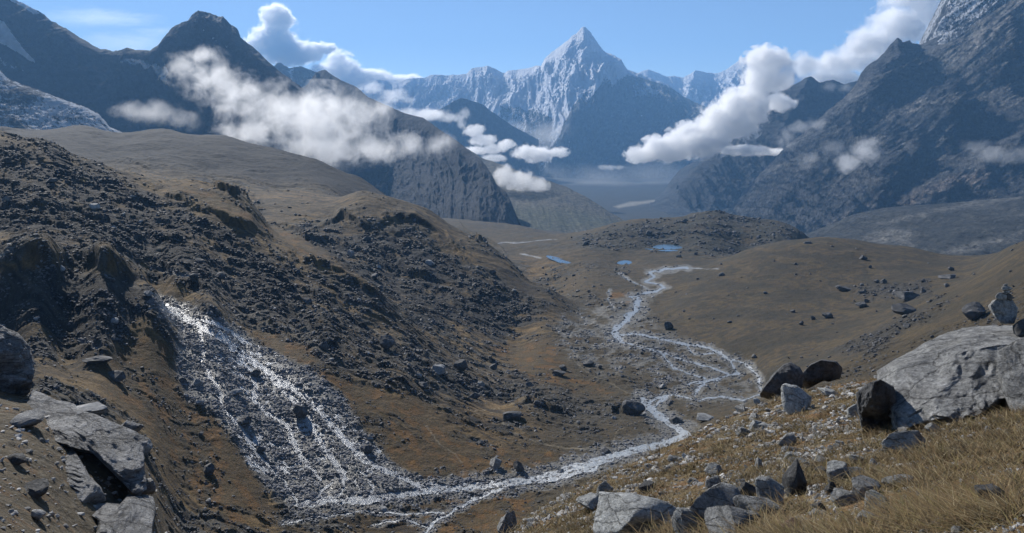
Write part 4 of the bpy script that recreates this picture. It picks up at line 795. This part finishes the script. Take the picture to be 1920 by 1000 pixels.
MF = [M_RPALE, M_RGREY, M_RDARK, M_RED]
for i, (px, py, w, h, lb, m) in enumerate(FORE):
    place_rock(px, py, w, h, lb, MF[m], i+1, name='rock')
MIDR = [(560, 783, 26, 24, 'dark boulder in the middle of the wet gravel fan'), (928, 880, 22, 18, 'pale round boulder near the stream bank'), (973, 885, 20, 18, 'dark split boulder near the stream bank'), (724, 653, 26, 22, 'dark boulder on the grey band above the fan'), (862, 697, 24, 20, 'grey boulder on the rubble slope'), (1254, 618, 17, 14, 'black square boulder right of the braided river'),
 (1103, 687, 20, 9, 'dark flat boulder beside the footpath'), (1056, 696, 14, 11, 'round dark boulder left of the footpath'), (1048, 706, 24, 10, 'dark low boulder below the round one'), (1188, 779, 40, 26, 'large dark block above the gorge'), (1271, 795, 24, 12, 'dark block right of the gorge stream'), (390, 893, 20, 20, 'blue grey boulder in orange grass left of the fan'), (478, 709, 17, 14, 'dark boulder high on the wet fan'),
 (690, 852, 18, 16, 'dark boulder at the right rim of the fan'), (440, 742, 22, 9, 'pale flat boulder on the gravel fan'), (456, 800, 22, 14, 'dark boulder at the left rim of the fan'), (372, 763, 16, 10, 'pale boulder left of the fan'), (180, 685, 50, 12, 'long dark rock below the cliff'), (213, 712, 34, 13, 'dark ragged rock below the long one'), (68, 975, 26, 16, 'grey boulder on the bare dirt behind the outcrops'),
 (1517, 458, 18, 5, 'flat dark rock on the crown of the brown hill'), (1621, 488, 17, 11, 'dark block on the right flank of the brown hill'), (1632, 503, 8, 7, 'small dark rock below the flank block'), (1785, 508, 13, 9, 'dark boulder on the far right meadow'), (1784, 523, 38, 8, 'long low ledge on the far right meadow'), (1710, 562, 56, 18, 'big ragged outcrop at the end of the stone line'), (1700, 590, 50, 22, 'leaning slab like outcrop on the right slope'),
 (1553, 597, 22, 13, 'largest dark boulder of the small meadow cluster'), (1525, 600, 11, 8, 'middle boulder of the small meadow cluster'), (1503, 610, 11, 10, 'leftmost boulder of the small meadow cluster'), (1617, 577, 26, 12, 'wide dark boulder on the meadow'), (1626, 568, 12, 8, 'bushy topped boulder above the wide one'), (1585, 546, 34, 10, 'long dark rock in the stone line'), (1660, 532, 14, 10, 'dark boulder in the middle of the stone line'), (1645, 531, 12, 8, 'boulder left of the middle one in the stone line'),
 (1435, 552, 11, 5, 'lone dark rock on the smooth meadow'), (1368, 606, 11, 5, 'lone rock on the lower meadow'), (1492, 497, 8, 5, 'lone rock high on the brown hill'), (1832, 596, 54, 30, 'dark angular slab behind the cairn'), (1125, 362+330, 8, 6, 'small dark rock near the path'), (890, 748, 20, 12, 'dark rubble block on the grey band'), (605, 655, 18, 13, 'grey boulder on the upper grey band'), (960, 790, 34, 16, 'dark rocky hummock block'), (820, 700, 26, 13, 'flat pale boulder on the rubble slope')]
for i, (px, py, w, h, lb) in enumerate(MIDR):
    m = M_RGREY if 'pale' in lb else (M_RFAR if py < 900 else M_RGREY)
    if px > 1340 and py < 640: w, h = w*.8, h*.8
    place_rock(px, py, w, h, lb, m, i+50, 'mid', name='boulder', cat='boulder', sink=.15)
# ------------------------------------------------------------ scattered stones
rs = np.random.default_rng(99)
sp = VIS & (PX > -40) & (PX < 1960) & (PYF < 1030)
def sample(weight, n):
    w = np.where(sp, weight, 0).astype(np.float64).ravel(); cs = np.cumsum(w); k = np.searchsorted(cs, rs.random(n)*cs[-1]); return np.minimum(k, w.size-1)
rowd = np.gradient(PYF, axis=0); rowd = np.clip(np.abs(rowd), 0, 12)          # rows of picture each vertex stands for
cl_ = np.clip(fbm(XG/(YG*.03+1), YG/(YG*.03+1)+np.log(YG)*53, 3, 33)*2.4+.45, .02, 1.5)
wmid = rowd*(YG > 200)*((YG < 1250)+(mound > .2)*1.0)*(rocky**1.6)*(1-pond)*cl_
ANCH = [(q[0], q[1], q[4]) for q in FORE+MIDR]+[(1750, 700, 'huge pale boulder'), (1462, 715, 'pointed dark slab'), (1540, 700, 'blocky almost black boulder'), (60, 700, 'tall rock block at the left edge'), (200, 830, 'long banded outcrop'), (150, 900, 'pale humped outcrop'), (240, 970, 'smooth bottom slab outcrop'), (1250, 470, 'largest blue pond'), (1171, 498, 'smallest blue pond'), (1053, 497, 'left blue pond'), (320, 580, 'top of the gravel fan'), (1110, 610, 'upper bend of the footpath'), (1150, 830, 'short footpath by the gorge'), (1300, 660, 'braided river'), (150, 600, 'dark shaded cliff'), (670, 365, 'brown knoll on the middle spur'), (1330, 405, 'top of the dark mound'), (800, 918, 'stream junction'), (490, 440, 'end of the near left ridge'), (40, 250, 'skyline of the near left slope'), (330, 340, 'crest of the near left ridge'), (870, 440, 'crest of the middle spur'), (960, 600, 'foot of the dark scree slope'), (750, 560, 'dark scree slope'), (1000, 430, 'green flats beyond the spur')]
USED = set()
def auto_label(px, py, w, kind, shade):
    sz = 'small' if w < 11 else ('mid sized' if w < 16 else 'large')
    for rank, a in enumerate(sorted(ANCH, key=lambda a: math.hypot(a[0]-px, (a[1]-py)*1.5))[:14]):
        dx, dy = px-a[0], py-a[1]; d = math.hypot(dx, dy)
        v = '' if abs(dy) < abs(dx)*.4 else ('above' if dy < 0 else 'below'); h = '' if abs(dx) < abs(dy)*.4 else ('left of' if dx < 0 else 'right of')
        rel = {('', 'left of'): 'left of', ('', 'right of'): 'right of', ('above', ''): 'above', ('below', ''): 'below', ('above', 'left of'): 'up and left of', ('above', 'right of'): 'up and right of', ('below', 'left of'): 'down and left of', ('below', 'right of'): 'down and right of'}[(v or ('' if h else 'below'), h)]
        for pre in (('close ' if d < 45 else 'well ' if d > 140 else ''), ''):
            t = '%s %s %s %s%s the %s' % (sz, shade, kind, pre, rel, a[2])
            if len(t.split()) <= 16 and t not in USED: USED.add(t); return t
    return None
# the largest of them are objects of their own
def lab(px, py, Y):
    if Y < 60: return ('small grey stone among the dry grass of the near slope', 'stones on the near grass slope')
    if inpoly(np.array([px]), np.array([py]), FAN)[0]: return ('grey boulder on the wet gravel fan', 'boulders on the gravel fan')
    if Y < 200: return ('grey stone on the bare dirt of the left shoulder', 'stones on the left shoulder')
    if px > 1180 and py < 740: return ('dark boulder scattered over the brown right hillside', 'boulders on the right hillside')
    if py > 700: return ('boulder lying in the grassy basin beside the stream', 'boulders in the stream basin')
    return ('dark boulder on the rubble covered left valley side', 'boulders on the left valley side')
def scatter_obj(idx, wlo, whi, mats, kind, seed0):
    for q, k in enumerate(idx):
        i, j = divmod(int(k), NC); w = wlo+(whi-wlo)*rs.random()**3
        lb, gp = lab(PX[i, j], PYF[i, j], YG[i, j])
        r = rs.random(); o = bpy.data.objects.new('boulder' if YG[i, j] > 60 else 'stone', rock_mesh(kind, int(r*19), mats[q % len(mats)], 'boulder')); link(o)
        s = w*YG[i, j]/F; h = s*rs.uniform(.45, .85)
        o.scale = (s, s*rs.uniform(.7, 1.2), h); o.rotation_euler = (rs.uniform(-.3, .3), rs.uniform(-.3, .3), rs.uniform(0, 6.28)); o.location = (XG[i, j], YG[i, j], ZG[i, j]+h*.22)
        kd = 'boulder' if YG[i, j] > 60 else 'stone'; mm = o.data.materials[0]
        lb = auto_label(PX[i, j], PYF[i, j], w, kd, 'dark' if mm in (M_RDARK, M_RFAR) else ('pale' if mm == M_RPALE else 'grey')) or lb
        tag(o, lb, kd, gp)
scatter_obj(sample(wmid*(1-hill), 95), 9, 20, [M_RFAR, M_RFAR, M_RGREY], 'mid', 0)
scatter_obj(sample(rowd*hill*(hr*3+.15+mound)*(PYF > 450), 45), 6, 13, [M_RFAR, M_RDARK], 'mid', 0)
fgw = rowd*(YG > 4)*(YG < 60)*(PX > 880)*np.clip(fbm(XG/2.2, YG/2.2, 4, 44)*4+.25, .015, 1)*sst(2100, 1500, PX)
scatter_obj(sample(fgw, 125), 10, 34, [M_RPALE, M_RGREY, M_RPALE], 'fore', 0)
scatter_obj(sample(rowd*SH*(YG < 130), 14), 7, 16, [M_RGREY], 'mid', 0)
def stones(name, idx, size, kk, tintf, mat, flat=.65, smooth=False, sinkz=.15):
    i, j = np.divmod(idx, NC); n = len(idx)
    V = np.empty((n, len(ico(kk)[0]), 3), np.float32); Fc0 = ico(kk)[1]
    shapes = [rock_shape(700+s, kk, 9, .03)[0] for s in range(14)]
    sh = rs.integers(0, 14, n); S = np.array(shapes)[sh]
    a = rs.uniform(0, 6.283, n); b_ = rs.normal(0, .3, n)
    sx = size*rs.uniform(.8, 1.4, n); sy = size*rs.uniform(.7, 1.2, n); sz = size*flat*rs.uniform(.6, 1.3, n)
    X = S[..., 0]*sx[:, None]; Yy = S[..., 1]*sy[:, None]; Z = S[..., 2]*sz[:, None]
    Z = Z+X*np.sin(b_)[:, None]
    V[..., 0] = X*np.cos(a)[:, None]-Yy*np.sin(a)[:, None]; V[..., 1] = X*np.sin(a)[:, None]+Yy*np.cos(a)[:, None]; V[..., 2] = Z
    # jitter inside the ground cell
    jx = rs.uniform(-1, 1, n); V[..., 0] += (XG[i, j]+jx*YG[i, j]*.0006)[:, None]; V[..., 1] += YG[i, j][:, None]; V[..., 2] += (ZG[i, j]+sz*sinkz)[:, None]
    Fc = (Fc0[None]+np.arange(n)[:, None, None]*V.shape[1]).reshape(-1, 3)
    t = tintf(i, j, n); T = np.repeat(t[:, None, :], V.shape[1], 1).reshape(-1, 3)
    o = link(bpy.data.objects.new(name, mesh_np(name, V.reshape(-1, 3), Fc, mat, smooth, {'tint': T}))); return o
M_SCREE = mat_scree()
def tmid(i, j, n):
    g = rs.uniform(.03, .14, n); g = np.where(dk[i, j] > .4, g*.55, g); g = np.where(grav[i, j] > .4, g*1.4+.07, g)
    return np.stack([g, g*1.0, g*1.03], 1)
N1 = 62000; k1 = sample(wmid*(1-.5*hill*(1-hr)), N1); sz1 = YG.ravel()[k1]/F*(1.2+5.5*rs.random(N1)**4)
o = stones('scree', k1, sz1, 1, tmid, M_SCREE); tag(o, 'loose grey rubble and stones strewn over the valley sides', 'rubble', kind='stuff')
N2 = 16000; k2 = sample(rowd*np.maximum(grav, riv)*(YG > 200)*(YG < 700), N2); sz2 = YG.ravel()[k2]/F*(1.2+4.5*rs.random(N2)**3)
o = stones('gravel', k2, sz2, 1, tmid, M_SCREE); tag(o, 'wet grey stones of the gravel fan and stream bed', 'gravel', kind='stuff')
N3 = 20000; k3 = sample(fgw+rowd*.12*(YG < 60)*(PX > 880)+rowd*SH*.10*np.clip(p2*3+.5, 0, 1)*(YG < 130), N3); sz3 = YG.ravel()[k3]/F*(1.5+11*rs.random(N3)**3)
def tnear(i, j, n):
    g = rs.uniform(.1, .48, n); return np.stack([g*1.02, g, g*.95], 1)
o = stones('pebbles', k3, sz3, 2, tnear, M_SCREE, .6); tag(o, 'small pale stones and pebbles littering the near slope', 'pebbles', kind='stuff')
# ------------------------------------------------------------ dry grass of the near slope
mg = MB('dry_grass_blades'); mg.surf(mg.attr('tint', True), .8, None, .2)
gx_, gy_ = XG, YG
gn = fbm(XG/.9, YG/.9, 4, 66)
gw = rowd*(YG > 2.6)*(YG < 48)*(PX > 860)*np.clip(.15+4*gn+.6*sst(1550, 1850, PX), .01, 1.2)
NT = 24000; kt = sample(gw, NT); ti, tj = np.divmod(kt, NC); NBl = 13
cx0 = XG[ti, tj]; cy0 = YG[ti, tj]; cz0 = ZG[ti, tj]
spread = rs.uniform(.03, .09, NT)*(1+cy0/30)
ox = rs.normal(0, 1, (NT, NBl))*spread[:, None]; oy = rs.normal(0, 1, (NT, NBl))*spread[:, None]
hh = (rs.uniform(.02, .055, NT)[:, None]*rs.uniform(.5, 1.3, (NT, NBl)))*np.clip(cy0[:, None]/9, .45, 1)*(1+cy0[:, None]/60)
wd = (.0016+cy0[:, None]*.00022)*rs.uniform(.7, 1.4, (NT, NBl)); an = rs.uniform(0, 6.283, (NT, NBl)); lx = ox*.9+rs.normal(0, .03, (NT, NBl))+.02; ly = oy*.9+rs.normal(0, .03, (NT, NBl))-.02
sgx = (ZG[ti, np.minimum(tj+1, NC-1)]-ZG[ti, tj])/(XG[ti, np.minimum(tj+1, NC-1)]-XG[ti, tj]+1e-9); sgx = np.clip(sgx, -.8, .8)
bx = cx0[:, None]+ox; by = cy0[:, None]+oy; bz = cz0[:, None]+sgx[:, None]*ox*.7-.01
V = np.empty((NT, NBl, 5, 3), np.float32); dxx = np.cos(an)*wd; dyy = np.sin(an)*wd
for q, (f_, t_, l_) in enumerate(((-1, 0, 0), (1, 0, 0), (.8, .55, .35), (-.8, .55, .35), (0, 1, 1))):
    V[:, :, q, 0] = bx+dxx*f_+lx*l_; V[:, :, q, 1] = by+dyy*f_+ly*l_; V[:, :, q, 2] = bz+hh*t_
nb = NT*NBl; b0 = np.arange(nb)[:, None]*5
Fc = np.concatenate([b0+[0, 1, 2], b0+[0, 2, 3], b0+[3, 2, 4]])
pal = np.array([.98, 1.02, 1.2])*np.array([(.24, .165, .065), (.17, .105, .04), (.30, .23, .11), (.11, .075, .035), (.20, .15, .045), (.12, .10, .03)])
tc = pal[rs.choice(6, NT, p=[.27, .25, .17, .16, .09, .06])]; T = np.repeat(np.repeat(tc[:, None], NBl, 1)[:, :, None]*rs.uniform(.7, 1.25, (NT, NBl, 1, 1)), 5, 2)
o = link(bpy.data.objects.new('grass', mesh_np('grass', V.reshape(-1, 3), Fc, mg.m, True, {'tint': T.reshape(-1, 3)})))
tag(o, 'dry brown and straw coloured grass tufts on the near slope', 'grass', kind='stuff')
# ------------------------------------------------------------ water: thin sheets just above the smooth bed, stones poke through
def sheet(name, mask, lift, mat, thr=.5, label=None):
    i, j = np.nonzero((mask[:-1, :-1] > thr) & (mask[1:, 1:] > thr) & (mask[:-1, 1:] > thr) & (mask[1:, :-1] > thr))
    ids = np.stack([i*NC+j, i*NC+j+1, (i+1)*NC+j+1, (i+1)*NC+j], -1); u, inv = np.unique(ids, return_inverse=True)
    Z = base.ravel()[u]+lift.ravel()[u] if isinstance(lift, np.ndarray) else base.ravel()[u]+lift
    V = np.stack([XG.ravel()[u], YG.ravel()[u], Z], -1)
    o = link(bpy.data.objects.new(name, mesh_np(name, V, inv.reshape(-1, 4), mat, True))); o['kind'] = 'structure'; return o
wav = fbm(XG/2.5, YG/2.5, 4, 77)
M_RIVER = mat_water('river_water', (.20, .215, .22), .36, .35, .9, .75)
M_FANW = mat_water('fan_water', (.20, .22, .24), .3, .6, 1.1, .8)
sheet('river', np.where((YG > 205)*(fan < .5), riv, 0), .12+wav*.45, M_RIVER)
sheet('stream', np.where((YG > 205)*(fan >= .45), np.maximum(riv, fan*sst(-.02, .12, wav+per(XG/9, YG/9, 71)*.5)), 0), .16+wav*.3, M_FANW)
M_POND = mat_water('pond_water', (.04, .07, .09), .12, .12, .25, .08)
for (cx_, cy_, rx_, ry_), zc in zip(ponds[:3], PONDZ):
    q = (np.hypot((PX-cx_)/rx_, (PY-cy_)/ry_) < 1.9) & (YG > 900) & (YG < 2000)
    keep = base.copy(); base[...] = zc; sheet('pond', np.where(q, 1.0, 0.0), -.25, M_POND); base = keep
# smaller ledges of the outcrop, each a rock of its own
LEDGE = [(40, 800, 60, 22, 'low ledge rock left of the banded outcrop'), (120, 832, 70, 20, 'flat ledge rock tucked under the banded outcrop'), (262, 846, 30, 26, 'rounded knob at the right end of the banded outcrop'), (228, 815, 44, 20, 'thin ledge on the back of the banded outcrop'), (95, 772, 60, 16, 'thin slab on the top end of the banded outcrop'),
 (60, 930, 46, 22, 'dark rock left of the pale humped outcrop'), (270, 925, 34, 24, 'rock knob between the hollow and the bottom slab'), (25, 870, 34, 14, 'small rock in the bare dirt at left'), (150, 780, 70, 18, 'long thin ledge above the banded outcrop')]
for i, (px, py, w, h, lb) in enumerate(LEDGE):
    place_rock(px, py, w, h, lb, M_SLAB if i not in (5, 7) else M_SLABD, i+140, 'mid', name='rock_outcrop', cat='outcrop', sink=.35, deep=1.2)
